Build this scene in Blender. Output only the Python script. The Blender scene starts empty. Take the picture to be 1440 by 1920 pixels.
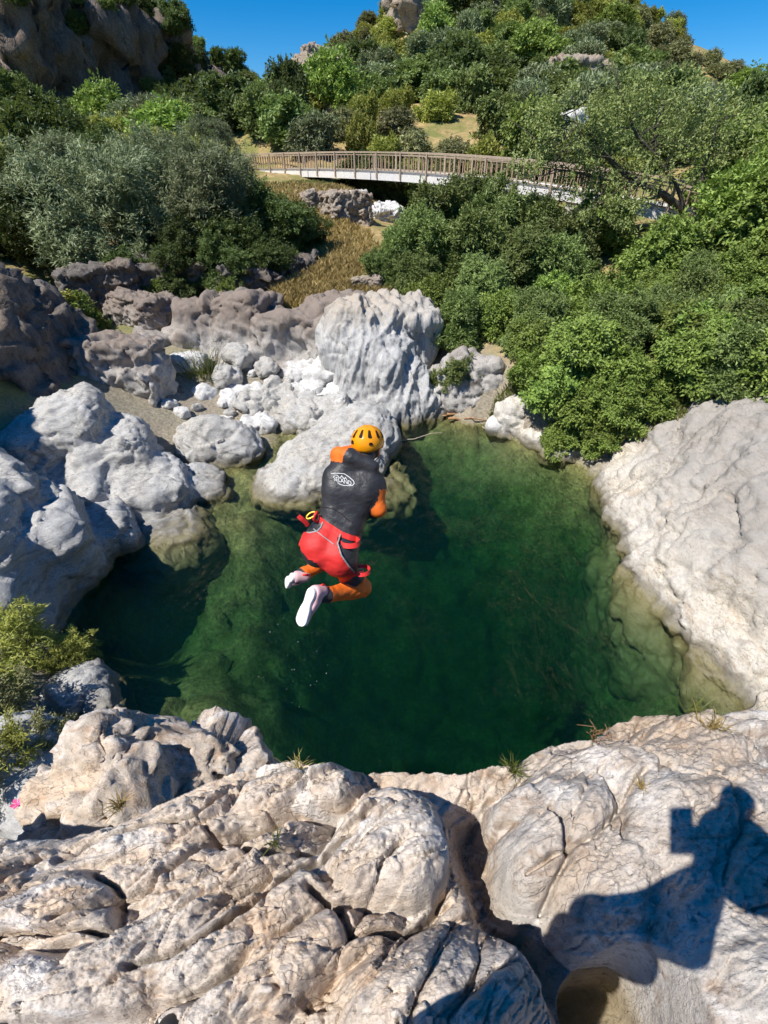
import bpy, math, random, time
import numpy as np
from mathutils import Vector, Matrix
from mathutils.bvhtree import BVHTree
T0 = time.time()
sc = bpy.context.scene
C = sc.collection
# ------------------------------------------------------------------ camera
FPX, PITCH = 880.0, math.radians(37.0)
CAM = np.array([0.0, 0.0, 7.0])
CP, SP = math.cos(PITCH), math.sin(PITCH)
cam_d = bpy.data.cameras.new('camera')
cam = bpy.data.objects.new('camera', cam_d); C.objects.link(cam)
cam.location = CAM; cam.rotation_euler = (math.pi / 2 - PITCH, 0, 0)
cam_d.sensor_fit = 'VERTICAL'; cam_d.sensor_height = 24.0; cam_d.lens = 24.0 * FPX / 1920.0
cam_d.clip_start = 0.02; cam_d.clip_end = 2000
sc.camera = cam
# ------------------------------------------------------------------ sun and sky
SUN = np.array([-0.625, -0.396, 1.137]); SUN /= np.linalg.norm(SUN)
elev = math.asin(SUN[2])
world = bpy.data.worlds.new('World'); sc.world = world; world.use_nodes = True
wn = world.node_tree; wn.nodes.clear()
sky = wn.nodes.new('ShaderNodeTexSky'); sky.sky_type = 'NISHITA'; sky.sun_disc = False
sky.sun_elevation = elev; sky.sun_rotation = math.atan2(SUN[0], SUN[1])
sky.altitude = 1500; sky.air_density = 1.0; sky.dust_density = 0.0; sky.ozone_density = 6.0
bg = wn.nodes.new('ShaderNodeBackground'); bg.inputs[1].default_value = 0.112
wo = wn.nodes.new('ShaderNodeOutputWorld')
hs = wn.nodes.new('ShaderNodeHueSaturation'); hs.inputs['Saturation'].default_value = 1.42; hs.inputs['Value'].default_value = 0.86
wn.links.new(sky.outputs[0], hs.inputs['Color']); wn.links.new(hs.outputs[0], bg.inputs[0]); wn.links.new(bg.outputs[0], wo.inputs[0])
sl = bpy.data.lights.new('sun', 'SUN'); sl.energy = 4.8; sl.angle = math.radians(0.5); sl.color = (1.0, 0.95, 0.87)
so = bpy.data.objects.new('sun', sl); C.objects.link(so)
so.rotation_euler = Vector(SUN).to_track_quat('Z', 'Y').to_euler(); so.location = (-20, -12, 40)
sc.view_settings.view_transform = 'Standard'; sc.view_settings.look = 'None'
sc.view_settings.exposure = 0.42; sc.view_settings.gamma = 1.0; sc.view_settings.use_curve_mapping = False
sc.cycles.use_denoising = True
try: sc.cycles.denoiser = 'OPENIMAGEDENOISE'
except Exception: pass
sc.cycles.max_bounces = 6; sc.cycles.diffuse_bounces = 3; sc.cycles.glossy_bounces = 2
sc.cycles.transmission_bounces = 4; sc.cycles.transparent_max_bounces = 12; sc.cycles.volume_bounces = 1
sc.cycles.use_adaptive_sampling = True; sc.cycles.adaptive_threshold = 0.03
sc.cycles.caustics_reflective = False; sc.cycles.caustics_refractive = False

# ------------------------------------------------------------------ geometry helpers
def ray(px, py):
    a = (px - 720.0) / FPX; b = (py - 960.0) / FPX
    return np.array([a, CP - b * SP, -SP - b * CP])
def at_y(px, py, y):            # world point seen in that direction at forward distance y
    d = ray(px, py); return CAM + d * (y / d[1])
def at_z(px, py, z):            # world point seen in that direction at height z
    d = ray(px, py); return CAM + d * ((z - CAM[2]) / d[2])
def at_c(px, py, zc):           # world point at camera depth zc
    return CAM + ray(px, py) * zc
def to_px(P):
    P = np.asarray(P, float) - CAM
    zc = P[..., 1] * CP - P[..., 2] * SP; u = P[..., 1] * SP + P[..., 2] * CP
    return 720 + FPX * P[..., 0] / zc, 960 - FPX * u / zc, zc

_G = np.array([[1,1,0],[-1,1,0],[1,-1,0],[-1,-1,0],[1,0,1],[-1,0,1],[1,0,-1],[-1,0,-1],[0,1,1],[0,-1,1],[0,1,-1],[0,-1,-1]], np.float32)
def _hash(x, y, z, s):
    h = (x.astype(np.int64) * 374761393 + y.astype(np.int64) * 668265263 + z.astype(np.int64) * 2147483647 + s * 144665) & 0xffffffff
    h = ((h ^ (h >> 13)) * 1274126177) & 0xffffffff
    h = ((h ^ (h >> 15)) * 2246822519) & 0xffffffff
    return h ^ (h >> 16)
def noise(P, s=0):
    P = np.asarray(P, np.float32); i = np.floor(P); f = P - i; i = i.astype(np.int64)
    u = f * f * f * (f * (f * 6 - 15) + 10); out = 0
    for dx in (0, 1):
        wx = u[:, 0] if dx else 1 - u[:, 0]
        for dy in (0, 1):
            wy = u[:, 1] if dy else 1 - u[:, 1]
            for dz in (0, 1):
                wz = u[:, 2] if dz else 1 - u[:, 2]
                g = _G[_hash(i[:, 0] + dx, i[:, 1] + dy, i[:, 2] + dz, s) % 12]
                out = out + wx * wy * wz * (g[:, 0] * (f[:, 0] - dx) + g[:, 1] * (f[:, 1] - dy) + g[:, 2] * (f[:, 2] - dz))
    return out
def fbm(P, o=4, s=0, gain=0.5, ridged=False):
    P = np.asarray(P, np.float32); t = 0; a = 1.0; n = 0
    for k in range(o):
        v = noise(P * (2.03 ** k) + 17.3 * k, s + k)
        if ridged: v = 0.5 - np.abs(v) * 1.6
        t = t + a * v; n += a; a *= gain
    return t / n
def worley(P, s=0, jit=0.9, facet=False):
    P = np.asarray(P, np.float32); i = np.floor(P).astype(np.int64)
    f1 = np.full(len(P), 9.0, np.float32); f2 = f1.copy(); cid = np.zeros(len(P), np.int64); off = np.zeros_like(P)
    for dx in (-1, 0, 1):
        for dy in (-1, 0, 1):
            for dz in (-1, 0, 1):
                cx, cy, cz = i[:, 0] + dx, i[:, 1] + dy, i[:, 2] + dz
                h = _hash(cx, cy, cz, s)
                q = np.stack([cx + 0.5 + jit * ((h & 1023) / 1023.0 - 0.5), cy + 0.5 + jit * (((h >> 10) & 1023) / 1023.0 - 0.5), cz + 0.5 + jit * (((h >> 20) & 1023) / 1023.0 - 0.5)], 1)
                d = np.sqrt(((P - q) ** 2).sum(1))
                new = d < f1
                f2 = np.where(new, f1, np.minimum(f2, d)); cid = np.where(new, h, cid); f1 = np.where(new, d, f1)
                if facet: off = np.where(new[:, None], P - q, off)
    if facet:
        nr = np.stack([((cid >> 3) & 255) / 127.5 - 1, ((cid >> 11) & 255) / 127.5 - 1, ((cid >> 19) & 255) / 127.5 - 1], 1)
        return f1, f2, ((cid >> 5) & 1023) / 1023.0, (nr * off).sum(1)
    return f1, f2, ((cid >> 5) & 1023) / 1023.0
def sstep(a, b, x):
    t = np.clip((x - a) / (b - a), 0, 1); return t * t * (3 - 2 * t)

def mesh_from(name, V, F, smooth=True, mats=None, mat_idx=None, attr=None):
    """V (n,3); F (m,3) or (m,4) numpy"""
    V = np.asarray(V, np.float32); F = np.asarray(F, np.int32); k = F.shape[1]
    me = bpy.data.meshes.new(name)
    me.vertices.add(len(V)); me.vertices.foreach_set('co', V.ravel())
    me.loops.add(F.size); me.loops.foreach_set('vertex_index', F.ravel())
    me.polygons.add(len(F)); me.polygons.foreach_set('loop_start', np.arange(0, F.size, k, dtype=np.int32))
    me.polygons.foreach_set('use_smooth', np.full(len(F), smooth, bool))
    for m in mats or (): me.materials.append(m)
    if mat_idx is not None: me.polygons.foreach_set('material_index', np.asarray(mat_idx, np.int32))
    me.update(calc_edges=True)
    for n, (dom, arr) in (attr or {}).items():
        a = me.attributes.new(n, 'FLOAT', dom); a.data.foreach_set('value', np.asarray(arr, np.float32))
    return me
def link(name, me, parent=None, loc=None):
    o = bpy.data.objects.new(name, me); C.objects.link(o)
    if loc is not None: o.location = loc
    if parent is not None: o.parent = parent
    return o
def tag(o, label=None, cat=None, group=None, kind=None):
    if label: o['label'] = label
    if cat: o['category'] = cat
    if group: o['group'] = group
    if kind: o['kind'] = kind
    return o
def empty(name, loc): 
    o = bpy.data.objects.new(name, None); C.objects.link(o); o.location = loc; o.empty_display_size = 0.2; return o
def vnormals(V, F):
    a = V[F[:, 1]] - V[F[:, 0]]; b = V[F[:, 2]] - V[F[:, 0]]
    if F.shape[1] == 4: a = V[F[:, 2]] - V[F[:, 0]]; b = V[F[:, 3]] - V[F[:, 1]]
    n = np.cross(a, b); N = np.zeros_like(V)
    for k in range(F.shape[1]): np.add.at(N, F[:, k], n)
    return N / (np.linalg.norm(N, axis=1, keepdims=True) + 1e-12)
def rotm(e): 
    from mathutils import Euler
    return np.array(Euler([math.radians(v) for v in e]).to_matrix())
def surface_nets(D, org, h):
    nx, ny, nz = D.shape; S = D < 0
    s = np.zeros((nx-1, ny-1, nz-1), np.int8)
    for a in (0, 1):
        for b in (0, 1):
            for c in (0, 1): s += S[a:nx-1+a, b:ny-1+b, c:nz-1+c]
    act = (s > 0) & (s < 8); idx = -np.ones(act.shape, np.int64); n = act.sum(); idx[act] = np.arange(n)
    ci = np.argwhere(act); pos = np.zeros((n, 3)); cnt = np.zeros(n)
    cor = [(a, b, c) for a in (0, 1) for b in (0, 1) for c in (0, 1)]
    for p in cor:
        for ax in range(3):
            if p[ax]: continue
            q = list(p); q[ax] = 1
            d0 = D[ci[:, 0]+p[0], ci[:, 1]+p[1], ci[:, 2]+p[2]]; d1 = D[ci[:, 0]+q[0], ci[:, 1]+q[1], ci[:, 2]+q[2]]
            m = (d0 < 0) != (d1 < 0); t = np.where(m, d0 / np.where(m, d0 - d1, 1), 0)
            e = np.array(p, float)[None, :].repeat(n, 0); e[:, ax] += t
            pos += e * m[:, None]; cnt += m
    V = (ci + pos / cnt[:, None]) * h + org
    Q = []
    for ax in range(3):
        o1, o2 = [(1, 2), (2, 0), (0, 1)][ax]
        sl = [slice(1, -1)] * 3; sl[ax] = slice(0, -1); sh = list(sl); sh[ax] = slice(1, None)
        A = S[tuple(sl)]; B = S[tuple(sh)]; e = np.argwhere(A != B)
        if not len(e): continue
        base = e.copy(); base[:, o1] += 1; base[:, o2] += 1
        ins = A[e[:, 0], e[:, 1], e[:, 2]]
        def g(d1, d2):
            k = base.copy(); k[:, o1] -= d1; k[:, o2] -= d2; return idx[k[:, 0], k[:, 1], k[:, 2]]
        q = np.stack([g(1, 1), g(0, 1), g(0, 0), g(1, 0)], 1); q[~ins] = q[~ins][:, ::-1]
        Q.append(q)
    F = np.concatenate(Q); F = F[(F >= 0).all(1)]
    return V.astype(np.float64), F

def sd_prim(P, p):
    t = p[0]
    if t == 'e':
        c, r = np.asarray(p[1], float), np.asarray(p[2], float); q = P - c
        if len(p) > 3: q = q @ rotm(p[3])
        k0 = np.linalg.norm(q / r, axis=-1); k1 = np.linalg.norm(q / (r * r), axis=-1) + 1e-9
        return k0 * (k0 - 1) / k1
    if t == 'b':
        c, r = np.asarray(p[1], float), np.asarray(p[2], float); q = P - c
        if len(p) > 3: q = q @ rotm(p[3])
        rd = p[4] if len(p) > 4 else 0.25 * min(r)
        q = np.abs(q) - (r - rd)
        return np.linalg.norm(np.maximum(q, 0), axis=-1) + np.minimum(q.max(-1), 0) - rd
    if t == 'c':
        a, b, ra, rb = np.asarray(p[1], float), np.asarray(p[2], float), p[3], p[4]
        ab = b - a; h = np.clip(((P - a) @ ab) / (ab @ ab + 1e-12), 0, 1)
        return np.linalg.norm(P - a - h[..., None] * ab, axis=-1) - (ra + (rb - ra) * h)
def smin(a, b, k):
    h = np.maximum(k - np.abs(a - b), 0) / k; return np.minimum(a, b) - h * h * k * 0.25
def sdf_union(P, prims, k):
    d = None
    for p in prims:
        e = sd_prim(P, p); d = e if d is None else smin(d, e, k)
    return d
def prim_bounds(prims):
    lo = np.full(3, 1e9); hi = -lo
    for p in prims:
        if p[0] == 'c':
            for q, r in ((p[1], p[3]), (p[2], p[4])): lo = np.minimum(lo, np.asarray(q) - r); hi = np.maximum(hi, np.asarray(q) + r)
        else:
            r = np.asarray(p[2], float); R = np.abs(rotm(p[3])) if len(p) > 3 else np.eye(3)
            e = R @ r; lo = np.minimum(lo, np.asarray(p[1]) - e); hi = np.maximum(hi, np.asarray(p[1]) + e)
    return lo, hi
def sdf_mesh(prims, k, cell, zmin=None, fn=None):
    lo, hi = prim_bounds(prims); lo -= k * .3 + 3 * cell; hi += k * .3 + 3 * cell
    if zmin is not None: lo[2] = max(lo[2], zmin)
    n = np.ceil((hi - lo) / cell).astype(int) + 1
    ax = [lo[i] + cell * np.arange(n[i]) for i in range(3)]
    P = np.stack(np.meshgrid(*ax, indexing='ij'), -1)
    D = sdf_union(P, prims, k)
    if fn is not None: D = fn(P, D)
    if zmin is not None: D[:, :, 0] = np.maximum(D[:, :, 0], cell * .3)
    return surface_nets(D, lo, cell)

# ------------------------------------------------------------------ materials
class NT:
    def __init__(s, name):
        s.m = bpy.data.materials.new(name); s.m.use_nodes = True; s.t = s.m.node_tree; s.t.nodes.clear()
        s.out = s.n('ShaderNodeOutputMaterial')
    def n(s, typ, **kw):
        x = s.t.nodes.new(typ)
        for k, v in kw.items(): setattr(x, k, v)
        return x
    def l(s, a, b): s.t.links.new(a, b)
    def val(s, sock, v):
        if hasattr(v, 'is_output') or isinstance(v, bpy.types.NodeSocket): s.l(v, sock)
        elif isinstance(v, (tuple, list)) and len(v) == 3 and sock.type == 'RGBA': sock.default_value = (*v, 1)
        else: sock.default_value = v
    def noise(s, vec, scale, detail=4, rough=0.55, dist=0.0):
        x = s.n('ShaderNodeTexNoise'); s.l(vec, x.inputs['Vector']); x.inputs['Scale'].default_value = scale
        x.inputs['Detail'].default_value = detail; x.inputs['Roughness'].default_value = rough; x.inputs['Distortion'].default_value = dist
        return x.outputs['Fac']
    def ramp(s, fac, stops, interp='LINEAR'):
        x = s.n('ShaderNodeValToRGB'); s.l(fac, x.inputs[0]); e = x.color_ramp.elements; x.color_ramp.interpolation = interp
        for i, (p, c) in enumerate(stops):
            k = e[i] if i < 2 else e.new(p)
            k.position = p; k.color = (*c, 1) if isinstance(c, (tuple, list)) else (c, c, c, 1)
        return x.outputs[0]
    def mix(s, fac, a, b, mode='MIX'):
        x = s.n('ShaderNodeMix', data_type='RGBA', blend_type=mode)
        s.val(x.inputs[0], fac); s.val(x.inputs[6], a); s.val(x.inputs[7], b); return x.outputs[2]
    def math(s, op, a, b=0.0, clamp=False):
        x = s.n('ShaderNodeMath', operation=op, use_clamp=clamp); s.val(x.inputs[0], a); s.val(x.inputs[1], b); return x.outputs[0]
    def coords(s, scale=(1, 1, 1), rot=(0, 0, 0), kind='Object'):
        t = s.n('ShaderNodeTexCoord'); m = s.n('ShaderNodeMapping'); s.l(t.outputs[kind], m.inputs[0])
        m.inputs['Scale'].default_value = scale; m.inputs['Rotation'].default_value = [math.radians(r) for r in rot]
        return m.outputs[0]
    def geo(s): return s.n('ShaderNodeNewGeometry')
    def bump(s, h, strength=0.5, dist=0.02, prev=None):
        x = s.n('ShaderNodeBump'); s.l(h, x.inputs['Height']); x.inputs['Strength'].default_value = strength; x.inputs['Distance'].default_value = dist
        if prev is not None: s.l(prev, x.inputs['Normal'])
        return x.outputs[0]
    def bsdf(s, col, rough=0.8, normal=None, spec=0.3, **kw):
        p = s.n('ShaderNodeBsdfPrincipled'); s.val(p.inputs['Base Color'], col); s.val(p.inputs['Roughness'], rough)
        p.inputs['Specular IOR Level'].default_value = spec
        if normal is not None: s.l(normal, p.inputs['Normal'])
        for k, v in kw.items(): s.val(p.inputs[k.replace('_', ' ')], v)
        s.l(p.outputs[0], s.out.inputs[0]); return p
def plain(name, col, rough=0.6, spec=0.4, var=0.0, bump=0.0, bscale=40, **kw):
    t = NT(name); v = t.coords(); c = col
    if var:
        f = t.noise(v, 9, 4); c = t.mix(t.ramp(f, [(0.35, 0.0), (0.65, 1.0)]), tuple(x * (1 - var) for x in col), tuple(min(1, x * (1 + var)) for x in col))
    nb = t.bump(t.noise(v, bscale, 3), bump, 0.01) if bump else None
    t.bsdf(c, rough, nb, spec, **kw); return t.m
# ------------------------------------------------------------------ rock materials
def rock_mat(name, lo, hi, stain, stain_amt=0.4, warm=None, scale=1.0, stri=(1, 1, 1), rot=(0, 0, 0), crack=0.5, bump=0.6, top_stain=None, fine=1.0, crack_col=(0.10, 0.085, 0.07), waterline=True, veins=0.0, white=0.0):
    t = NT(name); v = t.coords(); vs = t.coords(stri, rot)
    big = t.noise(v, 0.55 * scale, 3, 0.6, 0.4); mid = t.noise(vs, 2.2 * scale, 5, 0.65, 0.6); small = t.noise(vs, 11 * scale, 5, 0.7); grit = t.noise(v, 60 * scale * fine, 2, 0.6)
    col = t.mix(t.ramp(mid, [(0.32, 0.0), (0.68, 1.0)]), lo, hi)
    if warm is not None: col = t.mix(t.ramp(big, [(0.40, 0.0), (0.62, 1.0)]), col, t.mix(t.ramp(small, [(0.3, 0.0), (0.7, 1.0)]), tuple(x * 0.85 for x in warm), warm))
    s2 = t.noise(vs, 1.3 * scale, 4, 0.7, 1.2)
    col = t.mix(t.math('MULTIPLY', t.ramp(s2, [(0.52, 0.0), (0.66, 1.0)]), stain_amt), col, stain)
    if veins:
        vn = t.noise(vs, 2.6 * scale, 6, 0.6, 1.5)
        band = t.ramp(t.math('ABSOLUTE', t.math('SUBTRACT', vn, 0.5)), [(0.0, 1.0), (0.018, 0.35), (0.04, 0.0)])
        col = t.mix(t.math('MULTIPLY', band, veins), col, (0.68, 0.66, 0.62))
    if white:
        col = t.mix(t.math('MULTIPLY', t.ramp(t.noise(vs, 0.9 * scale, 4, 0.7, 0.8), [(0.54, 0.0), (0.66, 1.0)]), white), col, (0.76, 0.745, 0.73))
    # speckle of lichen and mineral grains
    col = t.mix(t.ramp(small, [(0.30, 0.85), (0.45, 0.0)]), col, tuple(x * 0.45 for x in lo))
    col = t.mix(t.ramp(small, [(0.60, 0.0), (0.74, 0.55)]), col, tuple(min(0.8, x * 1.25) for x in hi))
    col = t.mix(t.ramp(grit, [(0.30, 0.5), (0.42, 0.0), (0.62, 0.0), (0.72, 0.35)]), col, t.mix(t.ramp(grit, [(0.49, 0.0), (0.51, 1.0)]), tuple(x * 0.45 for x in lo), (0.72, 0.70, 0.66)))
    # hairline cracks
    w = t.n('ShaderNodeTexVoronoi', feature='DISTANCE_TO_EDGE'); w.inputs['Scale'].default_value = 1.7 * scale
    dv = t.n('ShaderNodeVectorMath', operation='ADD'); nz = t.n('ShaderNodeTexNoise'); t.l(vs, nz.inputs['Vector']); nz.inputs['Scale'].default_value = 2.4 * scale; nz.inputs['Detail'].default_value = 3
    sc_ = t.n('ShaderNodeVectorMath', operation='SCALE'); t.l(nz.outputs['Color'], sc_.inputs[0]); sc_.inputs['Scale'].default_value = 1.1 / scale
    t.l(vs, dv.inputs[0]); t.l(sc_.outputs[0], dv.inputs[1]); t.l(dv.outputs[0], w.inputs['Vector'])
    cr = t.ramp(w.outputs['Distance'], [(0.0, 1.0), (0.022, 0.0)])
    cr = t.math('MULTIPLY', cr, t.ramp(big, [(0.42, 0.0), (0.55, 1.0)]))
    w2 = t.n('ShaderNodeTexVoronoi', feature='DISTANCE_TO_EDGE'); w2.inputs['Scale'].default_value = 4.6 * scale; t.l(dv.outputs[0], w2.inputs['Vector'])
    cr2 = t.math('MULTIPLY', t.ramp(w2.outputs['Distance'], [(0.0, 1.0), (0.035, 0.0)]), t.ramp(mid, [(0.46, 0.0), (0.58, 0.8)]))
    col = t.mix(t.math('MULTIPLY', t.math('MAXIMUM', cr, cr2), crack), col, crack_col)
    cr = t.math('MAXIMUM', cr, t.math('MULTIPLY', cr2, 0.5))
    g = t.geo(); sx = t.n('ShaderNodeSeparateXYZ'); t.l(g.outputs['Position'], sx.inputs[0])
    sn = t.n('ShaderNodeSeparateXYZ'); t.l(g.outputs['Normal'], sn.inputs[0])
    if top_stain is not None:   # brown weathered crust on the upper part
        ts, z0, z1, amt = top_stain
        hgt = t.math('ADD', sx.outputs[2], t.math('MULTIPLY', t.math('SUBTRACT', mid, 0.5), 2.2 * (z1 - z0)))
        x = t.n('ShaderNodeMapRange'); t.l(hgt, x.inputs[0]); x.inputs[1].default_value = z0; x.inputs[2].default_value = z1
        col = t.mix(t.math('MULTIPLY', x.outputs[0], amt), col, ts)
    rough = 0.82
    if waterline:
        zz = t.math('ADD', sx.outputs[2], t.math('MULTIPLY', t.math('SUBTRACT', mid, 0.5), 0.35))
        x = t.n('ShaderNodeMapRange'); t.l(zz, x.inputs[0]); x.inputs[1].default_value = 0.16; x.inputs[2].default_value = -0.05
        wb = t.n('ShaderNodeMapRange'); t.l(zz, wb.inputs[0]); wb.inputs[1].default_value = 0.34; wb.inputs[2].default_value = 0.14
        col = t.mix(t.math('MULTIPLY', wb.outputs[0], 0.75), col, (0.13, 0.115, 0.085))     # wet, stained band above the water
        rough = t.math('SUBTRACT', 0.82, t.math('MULTIPLY', wb.outputs[0], 0.4))
        col = t.mix(t.math('MULTIPLY', x.outputs[0], 0.9), col, t.mix(small, (0.10, 0.085, 0.03), (0.26, 0.23, 0.10)))
    hgt2 = t.math('ADD', t.math('MULTIPLY', mid, 0.30), t.math('MULTIPLY', small, 0.16))
    hgt2 = t.math('ADD', hgt2, t.math('SUBTRACT', t.math('MULTIPLY', grit, 0.035), t.math('MULTIPLY', cr, 0.06)))
    b3 = t.bump(hgt2, min(1.0, bump), 0.16 / scale)
    t.bsdf(col, rough, b3, 0.25)
    return t.m
M = {}
M['front'] = rock_mat('tan_ledge_rock', (0.42, 0.355, 0.30), (0.66, 0.595, 0.525), (0.36, 0.23, 0.135), 0.6, white=.6, warm=(0.63, 0.50, 0.385), scale=3.2, stri=(0.75, 1.35, 1), rot=(0, 0, 35), crack=0.55, bump=0.9, fine=0.8, waterline=False)
M['front_brown'] = rock_mat('brown_grey_ledge_rock', (0.37, 0.335, 0.30), (0.60, 0.565, 0.525), (0.25, 0.165, 0.105), 0.85, white=.4, warm=(0.48, 0.385, 0.30), scale=2.6, stri=(0.8, 1.5, 1), rot=(0, 0, -30), crack=0.45, bump=0.8, fine=0.9, waterline=False)
M['pale'] = rock_mat('pale_grey_worn_rock', (0.36, 0.355, 0.345), (0.58, 0.57, 0.55), (0.25, 0.24, 0.22), 0.6, warm=(0.50, 0.475, 0.43), scale=1.8, stri=(1, 1, 1.8), rot=(0, 20, 0), crack=0.65, bump=0.9)
M['white'] = rock_mat('white_river_boulder', (0.50, 0.49, 0.475), (0.72, 0.71, 0.69), (0.34, 0.33, 0.31), 0.4, scale=1.4, crack=0.5, bump=0.6)
M['blue'] = rock_mat('blue_grey_worn_rock', (0.35, 0.35, 0.35), (0.56, 0.555, 0.545), (0.22, 0.215, 0.21), 0.6, warm=(0.55, 0.53, 0.495), scale=1.7, stri=(.8, .8, 2.4), rot=(0, -15, 10), crack=0.7, bump=1.0)
M['stri'] = rock_mat('streaked_pale_rock', (0.34, 0.35, 0.36), (0.60, 0.59, 0.57), (0.22, 0.21, 0.19), 0.5, scale=1.2, stri=(2.6, 2.0, 0.45), rot=(0, 16, 0), crack=0.4, bump=0.7, top_stain=((0.42, 0.35, 0.27), 2.5, 3.4, 0.75))
M['brown'] = rock_mat('brown_topped_rock', (0.35, 0.33, 0.31), (0.54, 0.52, 0.49), (0.24, 0.18, 0.14), 0.55, scale=0.8, stri=(1.3, 1.3, 0.8), crack=0.6, bump=0.7, top_stain=((0.20, 0.155, 0.125), 1.7, 2.7, 0.85))
M['dark'] = rock_mat('dark_rock_with_shade', (0.09, 0.083, 0.078), (0.205, 0.185, 0.17), (0.08, 0.06, 0.05), 0.6, warm=(0.23, 0.18, 0.14), scale=0.8, stri=(1.5, 1.5, 0.6), crack=0.6, bump=0.9)  # dark rock, deepened further to stand for the shade below the olives
M['slab'] = rock_mat('cream_bank_rock', (0.47, 0.44, 0.40), (0.70, 0.67, 0.615), (0.40, 0.29, 0.17), 0.35, warm=(0.63, 0.58, 0.49), scale=1.5, stri=(1.6, 0.8, 1.6), rot=(0, 0, 25), crack=0.5, bump=0.9, veins=0.5)
M['slabgrey'] = rock_mat('grey_bank_rock', (0.36, 0.345, 0.325), (0.54, 0.52, 0.49), (0.42, 0.34, 0.25), 0.4, warm=(0.47, 0.43, 0.37), scale=1.5, stri=(1.7, 0.7, 1.6), rot=(0, 0, 30), crack=0.5, bump=0.9, veins=0.5)
M['cliff'] = rock_mat('far_cliff_rock', (0.07, 0.062, 0.055), (0.18, 0.155, 0.135), (0.38, 0.25, 0.16), 0.5, warm=(0.16, 0.13, 0.11), scale=0.12, stri=(1.5, 1.5, 0.5), crack=0.7, bump=1.0, waterline=False)
M['hillrock'] = rock_mat('hillside_rock', (0.24, 0.20, 0.165), (0.42, 0.36, 0.30), (0.32, 0.20, 0.12), 0.5, warm=(0.38, 0.30, 0.22), scale=0.35, stri=(1, 1, 1.6), crack=0.7, bump=1.0, waterline=False)
M['mossrock'] = rock_mat('mossy_boulder', (0.20, 0.20, 0.12), (0.36, 0.35, 0.26), (0.14, 0.15, 0.04), 0.8, scale=2.0, crack=0.4, bump=0.7)

# ------------------------------------------------------------------ terrain height
ctl = []
def K(px, py, y, dz=0): 
    p = at_y(px, py, y); ctl.append((p[0], p[1], p[2] + dz))
def W(px, py, z=0.0):
    p = at_z(px, py, 0.0); ctl.append((p[0], p[1], z))
for a in [(830,768),(930,800),(1050,850),(1125,895)]: W(*a, 0.05)
for a in [(900,700,14.9),(1000,720,13.6),(1100,730,12.6),(1180,740,12.0),(900,620,17.5),(1000,620,16.5),(1152,566,21),(1300,640,15.5),(1440,690,12.5),(820,560,20),
          (860,470,27),(960,470,27),(1200,470,24.5),(1440,480,20),(1440,300,32),(1200,410,32),(1000,400,33),(820,400,36),
          (700,560,19.5),(650,480,25),(560,370,34),(620,354,37),(450,352,36),(480,560,19.5),(300,560,20),(150,560,20),(60,620,17),
          (300,470,25),(150,440,26),(0,440,26),(300,350,36),(0,330,35),
          (700,425,33),(740,420,36),(770,405,39),(735,375,43),(850,400,36),(760,330,48),(640,337,44),(500,332,46),(430,330,51),(900,320,46),
          (300,280,48),(100,292,46),(-200,290,46),(500,225,58),(720,262,52),(900,270,50),(1100,230,55),(1350,290,42),(1600,300,34),
          (100,305,72),(250,272,72),(400,232,74),(560,192,96),(470,212,104),(520,200,102),(640,155,86),(700,200,66),(850,165,72),(1000,90,86),(1200,165,72),(1400,295,58),
          (600,150,104),(665,75,112),(800,-40,118),(900,5,106),(1050,-20,110),(1285,200,92),(1370,285,84),(1440,320,78),(1600,290,70)]: K(*a)
for a in [(-60,140,12),(-15,150,5),(20,150,40),(60,130,25),(120,110,10),(-120,90,15),(-60,60,14),(-35,35,12),(-25,18,10),(-18,8,8),(-14,2,7),(-10,-8,6),(0,-12,6),(10,-8,6),(16,2,7),(16,10,6),(28,20,9),(45,35,12),(70,60,14),(0,170,20),(60,170,10),(-60,170,2)]: ctl.append(a)
# pool bed and shores
for a in [(-1,7,-3.6),(2,8,-3.8),(2,5,-4.2),(0,4,-4),(3.5,6,-3.8),(4.9,9,-3.0),(3.2,11,-2.4),(4.6,10.6,-1.4),(1.2,12.4,-2.0),(0.6,10.5,-2.6),(-1.6,8.2,-2.3),(-3.2,7.2,-1.3),(-3.6,5.6,-1.2),(-4.8,6.8,-2.2),(-2.2,5.4,-1.9),(-3,4.4,-1.0),(-4.4,4.6,-0.8),(-5.2,6,-1.5),(-3.2,9.2,-.7),(-4.2,9.0,-.5),(-3.6,11.2,-.35),(-2.6,12.8,-.25),(-5.0,12.6,.1),(-3.5,14.2,.3),(-1.2,13.5,.2),(-6.5,11.2,.3),(-7.5,8.5,.5),(-1.5,15.5,.8),
          (0,1,-3),(2,1.5,-3),(-2.5,1.5,-.6),(-4.8,3.2,.5),(-5.6,4.4,.3),(-6.5,2.5,1.8),(-6.2,5.5,.0),(5.6,5,-.8),(5.4,7,-3.0),(5.6,4.2,-1),(4.9,3.4,-1.5),(6.6,6,.9),(7.2,9,1.2),(8.5,7,2.2),(9,10.5,2.4),(6.4,11.4,.7),(4,1,-1),(7,2,1.5),(10,5,3.4),(-8.5,10,.9),(-9.5,6,2.5),(-9,13,2.0),(-11,9,4.5),(-7,15,1.2),(-4,16.5,1.2)]: ctl.append(a)
ctl = np.array(ctl, float)
def _rbf():
    n = len(ctl); X = ctl[:, :2]; r = np.sqrt(((X[:, None] - X[None]) ** 2).sum(-1) + 0.15)
    A = np.zeros((n + 3, n + 3)); A[:n, :n] = r - np.eye(n) * 0.06; A[:n, n] = 1; A[:n, n+1:] = X; A[n:, :n] = A[:n, n:].T
    return np.linalg.solve(A, np.concatenate([ctl[:, 2], np.zeros(3)]))
RW = _rbf()
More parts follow.
